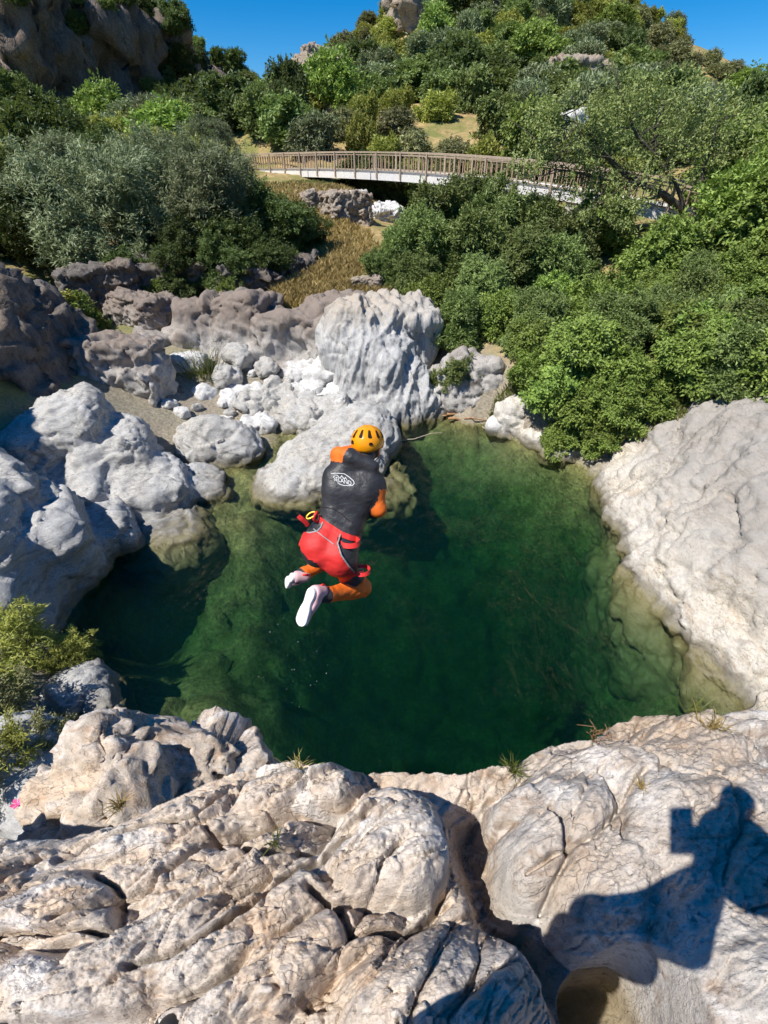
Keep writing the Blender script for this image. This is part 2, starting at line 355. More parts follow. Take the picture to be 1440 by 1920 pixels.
def ground(x, y, detail=True):
    x = np.atleast_1d(np.asarray(x, float)); y = np.atleast_1d(np.asarray(y, float)); n = len(ctl); z = np.zeros(len(x))
    for s in range(0, len(x), 40000):
        e = slice(s, s + 40000)
        r = np.sqrt((x[e, None] - ctl[:, 0]) ** 2 + (y[e, None] - ctl[:, 1]) ** 2 + 0.15)
        z[e] = r @ RW[:n] + RW[n] + RW[n+1] * x[e] + RW[n+2] * y[e]
    if detail:
        P = np.stack([x, y, 0 * x], 1); far = sstep(22, 60, y)
        z += (0.10 + 0.9 * far) * 1.6 * fbm(P * (0.45 - 0.3 * far)[:, None], 4, 5) * (1 - 0.4 * far)
        f1, f2, cid = worley(P * 1.25 + 0.25 * fbm(P * 2, 2, 9)[:, None], 3)
        bed = sstep(0.5, -0.3, z) * (1 - far)
        z += bed * (0.42 * cid - 0.15 + 0.30 * np.maximum(0, 0.55 - f1))
    return z
def hit(px, py, ymax=140):      # where the view in that direction meets the ground
    d = ray(px, py); ts = np.linspace(3, ymax, 900) / d[1]; P = CAM + d * ts[:, None]
    g = ground(P[:, 0], P[:, 1], False); i = np.argmax(P[:, 2] < g)
    return P[i] if P[i, 2] < g[i] else P[-1]
def graded(lo, hi, c0, c1, fine, grow, mx):
    a = list(np.arange(c0, c1 + 1e-6, fine)); s = fine
    while a[-1] < hi: s = min(mx, s * grow); a.append(a[-1] + s)
    s = fine
    while a[0] > lo: s = min(mx, s * grow); a.insert(0, a[0] - s)
    return np.array(a)
gx = graded(-170, 170, -9, 11, 0.11, 1.05, 3.0); gy = graded(-30, 190, 2.0, 19, 0.11, 1.05, 2.5)
X, Y = np.meshgrid(gx, gy, indexing='ij'); Z = ground(X.ravel(), Y.ravel())
V = np.stack([X.ravel(), Y.ravel(), Z], 1); ni, nj = X.shape
ii = (np.arange(ni - 1)[:, None] * nj + np.arange(nj - 1)[None]).ravel()
F = np.stack([ii, ii + nj, ii + nj + 1, ii + 1], 1)
t = NT('canyon_ground'); v = t.coords()
n1 = t.noise(v, 0.35, 6, 0.6); n2 = t.noise(v, 2.2, 8, 0.65); n3 = t.noise(v, 14, 6, 0.7)
dry = t.mix(t.ramp(n2, [(0.35, 0.0), (0.65, 1.0)]), (0.26, 0.18, 0.085), (0.48, 0.36, 0.165))
grn = t.mix(t.ramp(n3, [(0.3, 0.0), (0.7, 1.0)]), (0.11, 0.125, 0.04), (0.27, 0.26, 0.085))
land = t.mix(t.ramp(n1, [(0.44, 0.0), (0.58, 1.0)]), dry, grn)
bedc = t.mix(t.ramp(n2, [(0.33, 0.0), (0.66, 1.0)]), (0.085, 0.085, 0.028), (0.33, 0.31, 0.125))
bedc = t.mix(t.ramp(n3, [(0.40, 0.6), (0.55, 0.0)]), bedc, (0.06, 0.055, 0.02))
g = t.geo(); sx = t.n('ShaderNodeSeparateXYZ'); t.l(g.outputs['Position'], sx.inputs[0])
mr = t.n('ShaderNodeMapRange'); t.l(t.math('ADD', sx.outputs[2], t.math('MULTIPLY', n2, 0.3)), mr.inputs[0]); mr.inputs[1].default_value = 0.32; mr.inputs[2].default_value = 0.12
sh = t.n('ShaderNodeMapRange'); t.l(t.math('ADD', sx.outputs[2], t.math('MULTIPLY', n2, 0.8)), sh.inputs[0]); sh.inputs[1].default_value = 2.6; sh.inputs[2].default_value = 1.9
land = t.mix(t.math('MULTIPLY', sh.outputs[0], 0.8), land, t.mix(t.ramp(n3, [(0.3, 0.0), (0.7, 1.0)]), (0.15, 0.13, 0.105), (0.42, 0.385, 0.33)))
col = t.mix(mr.outputs[0], land, bedc)
t.bsdf(col, 0.9, t.bump(n3, 0.6, 0.05, t.bump(n2, 0.5, 0.2)), 0.2)
terr = link('terrain', mesh_from('terrain', V, F, True, [t.m])); tag(terr, kind='structure')
print('terrain', len(V), round(time.time() - T0, 1))
# ------------------------------------------------------------------ water of the pool
def water_mat(name, absorb, dens, scat, sdens, wscale=1.0, strength=0.8, body=None):
    t = NT(name); v = t.coords((1, 1, 1)); va = t.coords((1.0, 0.55, 1), (0, 0, 28))
    h1 = t.noise(va, 4.2 * wscale, 4, 0.55, 0.4); h2 = t.noise(va, 15 * wscale, 3, 0.6, 0.5); h3 = t.noise(v, 0.5 * wscale, 3, 0.5)
    hh = t.math('ADD', h1, t.math('MULTIPLY', h2, 0.35))
    amp = t.ramp(h3, [(0.38, 0.25), (0.60, 1.0)])
    bm = t.n('ShaderNodeBump'); t.l(hh, bm.inputs['Height']); t.l(t.math('MULTIPLY', amp, strength), bm.inputs['Strength']); bm.inputs['Distance'].default_value = 0.16
    gl = t.n('ShaderNodeBsdfGlossy'); gl.inputs['Roughness'].default_value = 0.03; t.l(bm.outputs[0], gl.inputs['Normal'])
    tr = t.n('ShaderNodeBsdfTransparent'); fr = t.n('ShaderNodeFresnel'); fr.inputs[0].default_value = 1.33; t.l(bm.outputs[0], fr.inputs['Normal'])
    mx = t.n('ShaderNodeMixShader'); t.l(fr.outputs[0], mx.inputs[0]); t.l(tr.outputs[0], mx.inputs[1]); t.l(gl.outputs[0], mx.inputs[2]); t.l(mx.outputs[0], t.out.inputs[0])
    ab = t.n('ShaderNodeVolumeAbsorption'); ab.inputs[0].default_value = (*absorb, 1); ab.inputs[1].default_value = dens
    vs = t.n('ShaderNodeVolumeScatter'); vs.inputs[0].default_value = (*scat, 1); vs.inputs[1].default_value = sdens; vs.inputs['Anisotropy'].default_value = 0.2
    ad = t.n('ShaderNodeAddShader'); t.l(ab.outputs[0], ad.inputs[0]); t.l(vs.outputs[0], ad.inputs[1]); t.l(ad.outputs[0], t.out.inputs['Volume'])
    return t.m
def box_mesh(name, lo, hi, mats=None):
    lo, hi = np.array(lo, float), np.array(hi, float)
    V = np.array([[(lo, hi)[i][0], (lo, hi)[j][1], (lo, hi)[k][2]] for i in (0, 1) for j in (0, 1) for k in (0, 1)])
    F = np.array([[0,1,3,2],[4,6,7,5],[0,4,5,1],[2,3,7,6],[0,2,6,4],[1,5,7,3]])
    return mesh_from(name, V, F, False, mats)
wat = link('water', box_mesh('water', (-10.5, 0.2, -7), (8.2, 16.5, 0), [water_mat('green_pool_water', (0.12, 0.54, 0.36), 0.68, (0.13, 0.62, 0.42), 0.038)])); tag(wat, kind='structure')

# ------------------------------------------------------------------ foreground ledge
HD = 2.0    # nominal drop below the eye used only to lay out the plan of the ledge
def plan(px, py):       # plan position (x, y) of a spot on the nominal ledge plane
    a = (px - 720.0) / FPX; b = (py - 960.0) / FPX; tt = HD / (SP + b * CP)
    return a * tt, (CP - b * SP) * tt
def seg_dist(px, py, pts):
    """signed distance (px units) above(+)/below(-) a polyline y(x)"""
    xs, ys = zip(*pts); return np.interp(px, xs, ys) - py
def ell(px, py, cx, cy, ra, rb, ang, pw=2.0):
    a = math.radians(ang); dx, dy = px - cx, py - cy
    u = (dx * math.cos(a) + dy * math.sin(a)) / ra; w = (-dx * math.sin(a) + dy * math.cos(a)) / rb
    r = (np.abs(u) ** 2.4 + np.abs(w) ** 2.4) ** (1 / 2.4)
    return np.clip(1 - r ** pw, -0.6, 1)
def crackline(px, py, pts, w, wob=0.0):
    d = np.full(px.shape, 1e9)
    for (x0, y0), (x1, y1) in zip(pts[:-1], pts[1:]):
        vx, vy = x1 - x0, y1 - y0; h = np.clip(((px - x0) * vx + (py - y0) * vy) / (vx * vx + vy * vy), 0, 1)
        d = np.minimum(d, np.hypot(px - x0 - h * vx, py - y0 - h * vy))
    return np.exp(-((d + wob) / w) ** 2)
LIP = [(-700, 1482), (0, 1557), (120, 1552), (200, 1507), (270, 1467), (400, 1417), (470, 1387), (520, 1382), (580, 1392), (660, 1410), (760, 1412), (870, 1414), (930, 1394), (975, 1387), (1020, 1367), (1080, 1344), (1140, 1330), (1190, 1300), (1230, 1287), (1300, 1288), (1440, 1280), (2200, 1262)]
pxs = np.concatenate([np.arange(-700, -20, 14.), np.arange(-20, 1460, 2.6), np.arange(1460, 2140, 14.)])
pys = np.concatenate([np.arange(1180, 1300, 10.), np.arange(1300, 1930, 2.6), np.arange(1930, 2300, 14.), np.arange(2300, 5200, 90.)])
PX, PY = np.meshgrid(pxs, pys, indexing='ij'); sh_ = PX.shape
xx, yy = plan(PX.ravel(), PY.ravel()); px, py = PX.ravel().copy(), PY.ravel().copy()
P3 = np.stack([xx, yy, 0 * xx], 1)
wn1 = fbm(P3 * 2.2, 4, 31); wn2 = fbm(P3 * 2.2 + 40, 4, 32)
qx, qy = px + 60 * wn1, py + 60 * wn2          # wobble the outlines
humps = [  # cx, cy, ra, rb, angle, height
    (330,1530,240,62,-24,.20),(545,1475,150,58,-14,.27),(720,1585,118,128,12,.34),(640,1640,190,70,-35,.20),(420,1660,230,60,-30,.20),(300,1640,150,70,-20,.14),
    (120,1600,190,60,-18,.13),(110,1700,150,95,10,.20),(280,1790,190,75,-32,.16),(480,1760,230,62,-33,.19),(590,1810,170,75,-30,.17),(180,1880,190,60,-15,.12),(430,1905,160,50,-30,.10),(30,1830,150,70,10,.12)]
base = -0.02 + 0 * px
z = np.full(px.shape, -0.10)
for cx, cy, ra, rb, an, h in humps:
    h *= .60; e = ell(qx, qy, cx, cy, ra * 1.04, rb * 1.08, an, 4.2) * (h + .10) - .10
    k = 0.025; m = np.maximum(z, e); dd = np.maximum(k - np.abs(z - e), 0) / k; z = m + dd * dd * k * .25
# right-hand side of the crevice
zr = np.full(px.shape, -0.20)
for cx, cy, ra, rb, an, h in [(1060,1560,110,170,20,.27),(1000,1490,90,60,-30,.15),(1250,1420,300,85,-8,.20),(1330,1560,260,190,10,.34),(1420,1800,330,330,0,.34),(1150,1660,120,150,20,.24),(830,1475,120,35,0,.02),(1380,1345,180,40,0,.16)]:
    h *= .85; e = ell(qx, qy, cx, cy, ra, rb, an, 3.0) * (h + .2) - .2
    k = 0.10; m = np.maximum(zr, e); dd = np.maximum(k - np.abs(zr - e), 0) / k; zr = m + dd * dd * k * .25
# shaded slope between: the crevice line
crev = np.interp(qy, [1300,1440,1480,1560,1640,1720,1800,1920,5200], [985,960,900,880,900,960,1040,1085,1100])
side = sstep(-70, 60, qx - crev)
lowslope = -0.30 + 0.34 * sstep(1450, 1960, qy) * sstep(420, 60, np.abs(qx - 800)) + 0.10 * ell(qx, qy, 880, 1850, 220, 130, -20)
left = np.where(qx > 560, np.maximum(z, lowslope), z)
z = left * (1 - side) + (np.maximum(zr, -0.30) - .15 * sstep(1480, 1780, py)) * side
z -= 0.16 * np.exp(-((qx - crev) / 45) ** 2) * sstep(1440, 1520, qy)
# joints and bedding cracks
for pts, w, dpt in [([(260,1840),(400,1780),(520,1700),(620,1620),(660,1560)],9,.10),([(130,1600),(260,1540),(360,1520),(420,1470),(440,1440)],9,.08),([(600,1690),(650,1720),(670,1780),(760,1760),(830,1690)],11,.11),([(450,1605),(510,1620),(600,1600),(700,1510)],9,.08),
                    ([(150,1740),(260,1690),(350,1600),(400,1560)],8,.06),([(0,1760),(90,1760),(220,1770),(230,1690),(190,1650)],10,.08),([(380,1540),(400,1590),(470,1610)],8,.07),([(820,1500),(835,1600),(810,1690)],12,.10),([(1000,1640),(1100,1600),(1180,1480),(1210,1440)],8,.05),([(1040,1700),(1060,1620),(1030,1540)],10,.08),([(1120,1440),(1160,1520),(1150,1600)],7,.04),([(1240,1330),(1230,1400),(1300,1460)],8,.05)]:
    z -= dpt * crackline(px + 55 * wn1, py + 55 * wn2, pts, w * .62)
rc, rs = math.cos(math.radians(38)), math.sin(math.radians(38))
U = np.stack([(xx * rc + yy * rs) * 2.3, (-xx * rs + yy * rc) * 6.5, 0 * xx], 1) + 0.55 * np.stack([wn1, wn2, 0 * wn1], 1)
f1, f2, cid, fac = worley(U, 11, facet=True); cr = np.exp(-((f2 - f1) / 0.07) ** 2)
patch = sstep(-0.12, 0.16, fbm(P3 * 1.3, 3, 77)) * (1 - side * 0.35)
z += patch * (0.05 * (cid - .5) + 0.055 * fac - 0.03 * cr)
f1, f2, cid, fac = worley(U * 2.7 + 5, 12, facet=True); z += (0.35 + 0.65 * patch) * (0.018 * (cid - .5) + .028 * fac - 0.010 * np.exp(-((f2 - f1) / 0.09) ** 2)) * (1 - side * 0.15)
f1, f2, cid, fac = worley(U * 7 + 9, 13, facet=True); z += 0.005 * (cid - .5) + .009 * fac
z += 0.060 * fbm(P3 * 2.4, 3, 41) + 0.020 * fbm(P3 * 7, 4, 42, ridged=True) + 0.013 * fbm(P3 * 28, 3, 43) + 0.004 * fbm(P3 * 95, 2, 44)
def saw(h, sharp=.16):
    f = h - np.floor(h); return np.where(f < 1 - sharp, f / (1 - sharp), (1 - f) / sharp)
for (nx_, ny_), dl, am, sd_ in [((-.50, .62), .15, .022, 61), ((-.35, .75), .05, .008, 62)]:
    hh = (z * 1.2 + xx * nx_ + yy * ny_) / dl + 1.3 * fbm(P3 * 1.6, 3, sd_); z += am * (saw(hh) - .5) * sstep(-.25, .15, fbm(P3 * 1.9 + np.floor(hh)[:, None] * 3.1, 2, sd_ + 3)) * (1 - .3 * side)
# pothole with standing water at the lower right
hole = np.clip(ell(px + 25 * wn1, py + 25 * wn2, 1180, 1915, 88, 150, -14, 2.0), 0, 1)
z -= 0.55 * sstep(0.0, 0.5, hole)
# general tilt and the drop to the pool
tilt = 0.16 - 0.30 * sstep(1950, 1400, py) + 0.05 * sstep(900, 1500, px) * sstep(1300, 1800, py)
off = seg_dist(px + 18 * wn1, py + 26 * wn2, LIP)             # >0 beyond the lip
mlip = off / FPX * HD / (SP + .5 * CP)
z = z * (1 - 0.45 * sstep(-60, 0, off)) + tilt - np.where(off > 0, 0.10 * sstep(0, 20, off) + 7.5 * np.maximum(mlip, 0) ** 1.1 * 1.9, 0)
Vz = np.maximum(CAM[2] - HD + z, -3.2)
LV = np.stack([xx, yy, Vz], 1)
ni, nj = sh_; ii = (np.arange(ni - 1)[:, None] * nj + np.arange(nj - 1)[None]).ravel()
LF = np.stack([ii, ii + 1, ii + nj + 1, ii + nj], 1)
if vnormals(LV, LF[:2000])[LF[0, 0]][2] < 0: LF = LF[:, ::-1]
# the ledge is split along the deep crevice and the shaded hollow into separate bodies of rock
cpx = px[LF].mean(1); cpy = py[LF].mean(1); cs = (qx - crev)[LF].mean(1)
right_side = cs > 0
bvh_ledge = BVHTree.FromPolygons([tuple(v) for v in LV[::1]], [tuple(int(i) for i in f) for f in LF[::1]]) if False else None
def sub_mesh(name, V, F, mask, mats, origin):
    f = F[mask]; u, inv = np.unique(f, return_inverse=True)
    return mesh_from(name, V[u] - np.asarray(origin), inv.reshape(f.shape), True, mats)
o1 = (-0.6, 0.5, 4.5); o2 = (1.0, 0.5, 4.5)
led = link('rock_ledge', sub_mesh('rock_ledge', LV, LF, ~right_side, [M['front']], o1), loc=o1); tag(led, 'cracked tan layered rock ledge at the bottom of the picture, where the shoes stand', 'rock ledge')
led = link('rock_ledge', sub_mesh('rock_ledge', LV, LF, right_side, [M['front_brown']], o2), loc=o2); tag(led, 'smooth brown and grey rock ledge carrying the shadow of a head and raised camera', 'rock ledge')
def ledge_z(x, y):
    i = np.argmin((LV[:, 0] - x) ** 2 + (LV[:, 1] - y) ** 2); return LV[i, 2]
def ledge_at(ppx, ppy):
    X_, Y_, _ = to_px(LV); i = np.argmin((X_ - ppx) ** 2 + (Y_ - ppy) ** 2 + (LV[:, 2] < 3.8) * 1e6); return LV[i]
print('ledge', len(LV), round(time.time() - T0, 1))
ph = at_z(1125, 1890, 4.80)
ang = np.linspace(0, 2 * math.pi, 28, endpoint=False)
pv = np.stack([ph[0] + .30 * np.cos(ang), ph[1] - .05 + .36 * np.sin(ang), 0 * ang + 4.80], 1)
top = len(pv); pv2 = pv.copy(); pv2[:, 2] -= .5
PF = [[i, (i + 1) % top, top + (i + 1) % top, top + i][::-1] for i in range(top)]
me = bpy.data.meshes.new('puddle'); me.from_pydata([tuple(v) for v in np.concatenate([pv, pv2])], [], [list(range(top)), list(range(2 * top - 1, top - 1, -1))] + PF)
me.materials.append(water_mat('olive_puddle_water', (0.60, 0.50, 0.12), 2.2, (0.6, 0.5, 0.12), 1.2, 2.0, 0.03))
pud = link('puddle', me); tag(pud, 'olive green puddle in a rock pothole at the bottom edge', 'puddle')
# ------------------------------------------------------------------ boulders and outcrops
def displace(V, F, seed, lump=(.08, .8), fine=(.02, 5.), cell=None, stri=None, ter=None):
    N = vnormals(V, F); P = V.astype(np.float32) + seed * 3.17
    d = lump[0] * 2 * fbm(P * lump[1], 3, seed) + fine[0] * 2 * fbm(P * fine[1], 4, seed + 5, ridged=True)
    if cell is not None:
        amp, fr, an, dep, wd = cell
        Q = P * np.array(an, np.float32) * fr + 0.5 * np.stack([fbm(P * 1.5 * fr, 2, seed + 8), fbm(P * 1.5 * fr + 9, 2, seed + 9), 0 * d], 1)
        f1, f2, cid, fac = worley(Q, seed + 11, facet=True); d += amp * (cid - .5) * .9 + amp * 1.5 * fac - .6 * dep * np.exp(-((f2 - f1) / wd) ** 2)
        f1, f2, cid, fac = worley(Q * 2.6 + 3, seed + 12, facet=True); d += amp * .35 * (cid - .5) + amp * .6 * fac
    if stri is not None:
        amp, fr, e, st = stri
        Q = (P @ rotm(e)) * np.array(st, np.float32) * fr
        d += amp * 2 * fbm(Q, 4, seed + 21, ridged=True)
    if ter is not None:
        for (e, dl, am) in ter:
            ax = rotm(e)[:, 2].astype(np.float32); hh = (P @ ax) / dl + 1.1 * fbm(P * .35 / dl, 2, seed + 31)
            d += am * (saw(hh) - .5) * sstep(-.3, .15, fbm(P * .6 / dl * .5 + np.floor(hh)[:, None] * 3.1, 2, seed + 33))
    return V + N * d[:, None]
rock_bvh = []
def rock(name, label, prims, cellsize, mat, seed, k=0.35, zmin=None, fn=None, cat='rock', group=None, **dk):
    V, F = sdf_mesh(prims, k, cellsize, zmin, fn)
    V = displace(V, F, seed, **dk)
    lo, hi = V.min(0), V.max(0); org = np.array([(lo[0] + hi[0]) / 2, (lo[1] + hi[1]) / 2, lo[2]])
    o = link(name, mesh_from(name, V - org, F, True, [M[mat]]), loc=org); tag(o, label, cat, group)
    rock_bvh.append((V, F)); return o
E = lambda *a: ('e', *a)
WORN = dict(lump=(.10, .9), fine=(.018, 3.5), cell=(.065, 1.1, (1, 1, 1.4), .05, .05), ter=[((18, 12, 0), .42, .07), ((75, 20, 30), .30, .045)])
ROUGH = dict(lump=(.07, .8), fine=(.018, 3.), cell=(.17, 1.1, (1, 1, .6), .12, .06), ter=[((80, 10, 0), .35, .10), ((10, 15, 0), .5, .06)])
rock('rock_outcrop', 'big rounded blue grey rock at the left edge, rising straight from the water', [('b',(-7.9,6.9,.2),(1.5,1.4,2.1),(8,-10,20),.7), ('b',(-6.75,7.3,-.1),(.8,1.0,1.7),(5,-6,30),.5), ('b',(-6.9,5.8,-.1),(.9,.8,1.3),(0,-14,10),.45), E((-8.8,8.2,1.0),(1.3,1.2,1.5)), ('b',(-8.2,5.3,.5),(1.2,.8,1.5),(0,-8,-10),.5), ('b',(-6.15,8.3,-.3),(.55,.7,1.1),(0,-8,35),.35)], .055, 'blue', 1, zmin=-1.6, k=.25, **WORN)
rock('rock_outcrop', 'tall pyramid shaped pale grey rock with bulging foot reaching into the shallows', [('b',(-7.7,11.0,.3),(.95,1.0,2.0),(8,-12,15),.45), ('b',(-6.75,10.7,.1),(.9,1.0,1.5),(0,-14,25),.45), ('b',(-8.7,10.2,.1),(.9,1.0,1.7),(0,-8,0),.45), ('b',(-6.0,9.9,-.2),(.9,1.0,1.1),(10,4,30),.4), E((-5.4,9.0,-.7),(1.5,1.5,.95)), ('b',(-7.3,9.4,-.1),(.9,.8,1.2),(12,-8,10),.4), ('b',(-5.1,10.4,-.5),(.8,.8,.85),(0,15,20),.35)], .055, 'blue', 2, zmin=-1.6, k=.22, **WORN)
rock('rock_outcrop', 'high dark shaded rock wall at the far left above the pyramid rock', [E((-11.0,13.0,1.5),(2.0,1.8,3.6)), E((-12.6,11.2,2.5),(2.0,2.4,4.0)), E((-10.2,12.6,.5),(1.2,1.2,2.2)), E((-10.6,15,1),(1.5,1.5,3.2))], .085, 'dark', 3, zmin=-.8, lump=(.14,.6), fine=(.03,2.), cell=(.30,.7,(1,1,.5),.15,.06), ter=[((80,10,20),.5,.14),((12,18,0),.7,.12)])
rock('rock_outcrop', 'upright grey slab of rock standing behind the pyramid rock', [('b',(-8.4,14.2,.7),(1.35,.75,2.0),(-6,6,12),.22), ('b',(-7.4,13.9,.3),(.65,.6,1.6),(-6,-4,-8),.2), E((-9.3,14.0,.6),(.9,.8,1.5))], .06, 'brown', 4, zmin=-.6, **ROUGH)
rock('rock_outcrop', 'wide pale rock with a brown weathered crown behind the reed tuft', [('b',(-6.3,17.7,.8),(1.4,1.2,2.1),(-14,8,10),.45), ('b',(-5.0,17.6,1.0),(1.1,1.2,2.2),(-14,-6,-12),.4), ('b',(-7.9,17.2,.4),(1.2,1.0,1.7),(-16,10,20),.4), ('b',(-5.7,16.6,.0),(1.3,.8,1.3),(-20,0,5),.4), ('b',(-8.9,16.6,.2),(.9,.9,1.2),(-10,0,0),.35)], .065, 'brown', 5, zmin=-.4, k=.2, lump=(.14,.7), fine=(.025,2.5), cell=(.13,.8,(1,1,.6),.12,.06), ter=[((15,20,0),.6,.12)])
rock('rock_outcrop', 'smooth pale bulging rock with dark top between the brown crowned rock and streaked rock', [('b',(-3.3,17.2,.7),(1.2,1.1,2.1),(-16,-8,15),.5), ('b',(-2.4,16.9,.7),(.9,.9,2.0),(-12,10,-15),.45), E((-3.5,16.4,.1),(1.3,.8,1.4)), ('b',(-1.7,18.0,1.2),(1.1,1.1,1.9),(-8,0,20),.4)], .065, 'brown', 6, zmin=-.4, k=.25, lump=(.14,.8), fine=(.025,2.5), cell=(.12,.8,(1,1,.7),.12,.06), ter=[((-15,25,0),.6,.12)])
rock('rock_outcrop', 'tall streaked white rock with vertical grooves, right behind the yellow helmet', [E((-.75,16.2,.8),(1.35,1.5,2.7),(0,-8,0)), E((.35,15.6,.3),(1.15,1.25,2.5),(0,-14,0)), E((1.15,15.2,-.1),(.9,.9,1.6),(0,-18,0)), ('b',(.5,17.0,2.1),(1.2,1.0,1.0),(8,10,15),.3), E((-.9,15.3,-.1),(1.0,.9,1.2)), E((.3,14.6,-.4),(.9,.7,1.3))], .05, 'stri', 7, zmin=-1.4, k=.3, lump=(.10,.8), fine=(.015,3.), cell=(.06,.8,(1,1,.5),.05,.05), stri=(.20,1.0,(0,16,0),(1.7,1.0,.16)), ter=[((0,78,20),.5,.10)])
rock('rock_outcrop', 'low pale grey tongue of rock sloping into the water behind the jumper', [E((-1.5,11.6,-.05),(1.6,1.5,1.0)), E((-2.3,10.5,-.2),(1.3,.9,.75)), E((-.7,12.8,.1),(1.2,1.5,1.1)), E((-2.9,11.0,-.35),(.7,.6,.55)), E((-1.2,10.6,-.5),(.9,.8,.8))], .05, 'pale', 8, zmin=-1.8, **WORN)
rock('boulder', 'round white boulder in the shallows beside the pyramid rock', [E((-5.0,12.3,.1),(1.15,.95,1.0)), E((-4.3,12.2,-.1),(.8,.75,.8)), E((-5.8,12.9,-.1),(.7,.7,.7))], .05, 'pale', 9, zmin=-.8, cat='boulder', **WORN)
rock('boulder', 'dark grey boulder leaning on the upright slab', [E((-6.85,14.6,.35),(.62,.5,.75),(0,12,0))], .05, 'dark', 10, zmin=-.6, cat='boulder', **WORN)
rock('boulder', 'blue white boulder right of the dark boulder', [E((-5.95,14.8,.35),(.62,.5,.7)), E((-5.6,14.9,.2),(.4,.4,.6))], .05, 'white', 11, zmin=-.6, cat='boulder', **WORN)
blds = [((-4.6,14.9,.25),(.8,.6,.55),'white','white boulder in front of the reed tuft'), ((-3.75,14.9,.2),(.85,.7,.55),'pale','pale flat topped boulder in the middle of the white boulder heap'), ((-2.5,14.2,.1),(1.5,.7,.55),'pale','long low grey boulder at the foot of the white boulder heap'),
        ((-2.35,15.9,.55),(.95,.7,.75),'white','largest white boulder of the heap beside the streaked rock'), ((-1.75,15.0,.35),(.5,.45,.5),'white','small square white boulder against the streaked rock'), ((-3.2,15.8,.3),(.6,.5,.5),'white','white boulder at the back of the heap'),
        ((-2.6,15.1,.35),(.6,.5,.5),'white','white boulder with a flat sloping face in the heap'), ((-5.3,14.0,0),(.55,.45,.4),'white','small white boulder left of the round white boulder top'), ((-1.3,14.6,.2),(.35,.3,.35),'white','smallest white block below the streaked rock'), ((-2.0,16.4,1.25),(.33,.3,.3),'mossrock','mossy olive stone lying on the white boulder heap'),
        ((-1.5,16.0,.9),(.3,.3,.3),'mossrock','greenish stone wedged beside the streaked rock'), ((-3.9,15.9,.3),(.45,.4,.4),'pale','grey stone behind the flat topped boulder'), ((-4.0,13.6,.05),(.5,.4,.35),'white','low white stone at the edge of the green inlet')]
for i, (c, r, m, lab) in enumerate(blds):
    rr = random.Random(i); e = (rr.uniform(-15, 15), rr.uniform(-15, 15), rr.uniform(-40, 40))
    rock('boulder', lab, [('b', c, r, e, .25 * min(r)), ('b', c, tuple(.9 * x for x in r), (e[1] + 25, e[0] - 20, e[2] + 35), .25 * min(r))], .045, m, 30 + i, k=.12, cat='boulder', lump=(.05, 1.4), fine=(.012, 4.), cell=(.09, 1.3, (1, 1, 1), .03, .05))
proto_b = []
for i in range(4):
    rr = random.Random(900 + i); r = (1, rr.uniform(.7, .9), rr.uniform(.6, .8))
    V, F = sdf_mesh([('b', (0, 0, 0), r, (rr.uniform(-20, 20), rr.uniform(-20, 20), 0), .35), ('b', (.2, .1, .1), tuple(.85 * x for x in r), (rr.uniform(-40, 40), rr.uniform(-40, 40), 40), .3)], .15, .11)
    V = displace(V, F, 910 + i, lump=(.12, 1.2), fine=(.03, 4.), cell=(.10, 1.3, (1, 1, 1), .05, .05)); proto_b.append(mesh_from('boulder', V, F, True, [M['white'] if i % 2 else M['pale']]))
rr = random.Random(31); placed = []
while len(placed) < 34:
    x, y = rr.uniform(-7.4, -.9), rr.uniform(12.9, 16.6); r = rr.choice([.12, .16, .22, .30, .42, .55])
    if any(math.hypot(x - a, y - b_) < .75 * (r + q) for a, b_, q in placed): continue
    if x < -3 and y < 13.4 or (x > -3 and y < 13.2): continue
    placed.append((x, y, r)); o = link('boulder', proto_b[len(placed) % 4], None, (x, y, float(ground(x, y, False)[0]) + r * .25)); o.scale = (r, r * rr.uniform(.8, 1.1), r * rr.uniform(.7, 1)); o.rotation_euler = (rr.uniform(-.4, .4), rr.uniform(-.4, .4), rr.uniform(0, 6))
    tag(o, 'small pale river stone filling the gaps of the white boulder heap', 'boulder', 'river stones of the inlet')
b = at_z(930, 805, .12)
rock('boulder', 'lone white round stone at the far waterline beside the driftwood', [E(b + np.array([0,.1,0]), (.36, .34, .42))], .04, 'white', 50, cat='boulder', lump=(.05, 1.5), fine=(.01, 4.))
rock('rock_outcrop', 'dark overhung rock face under the shrubs at the far shore', [E((2.6,15.2,.6),(1.0,.7,1.5)), E((3.5,15.0,.6),(.9,.6,1.3)), E((1.9,15.6,.3),(.6,.6,1.0))], .06, 'brown', 51, zmin=-.6, lump=(.15,1.), fine=(.06,3.), cell=(.10,1.2,(1,1,.5),.14,.08))
rock('rock_outcrop', 'pale cream rock below the green shrubs at the far shore', [E((4.1,13.6,.2),(.7,.5,.95)), E((4.8,13.0,.0),(.7,.5,.5)), E((5.5,12.2,-.1),(.8,.5,.45))], .05, 'slab', 52, zmin=-.6, **WORN)
sy = [2.5,4.26,5.0,5.66,6.75,8.0,9.3,10.75,11.9,13.2]; sx_ = [5.5,5.6,5.5,5.25,5.05,5.3,5.55,5.85,6.3,6.9]
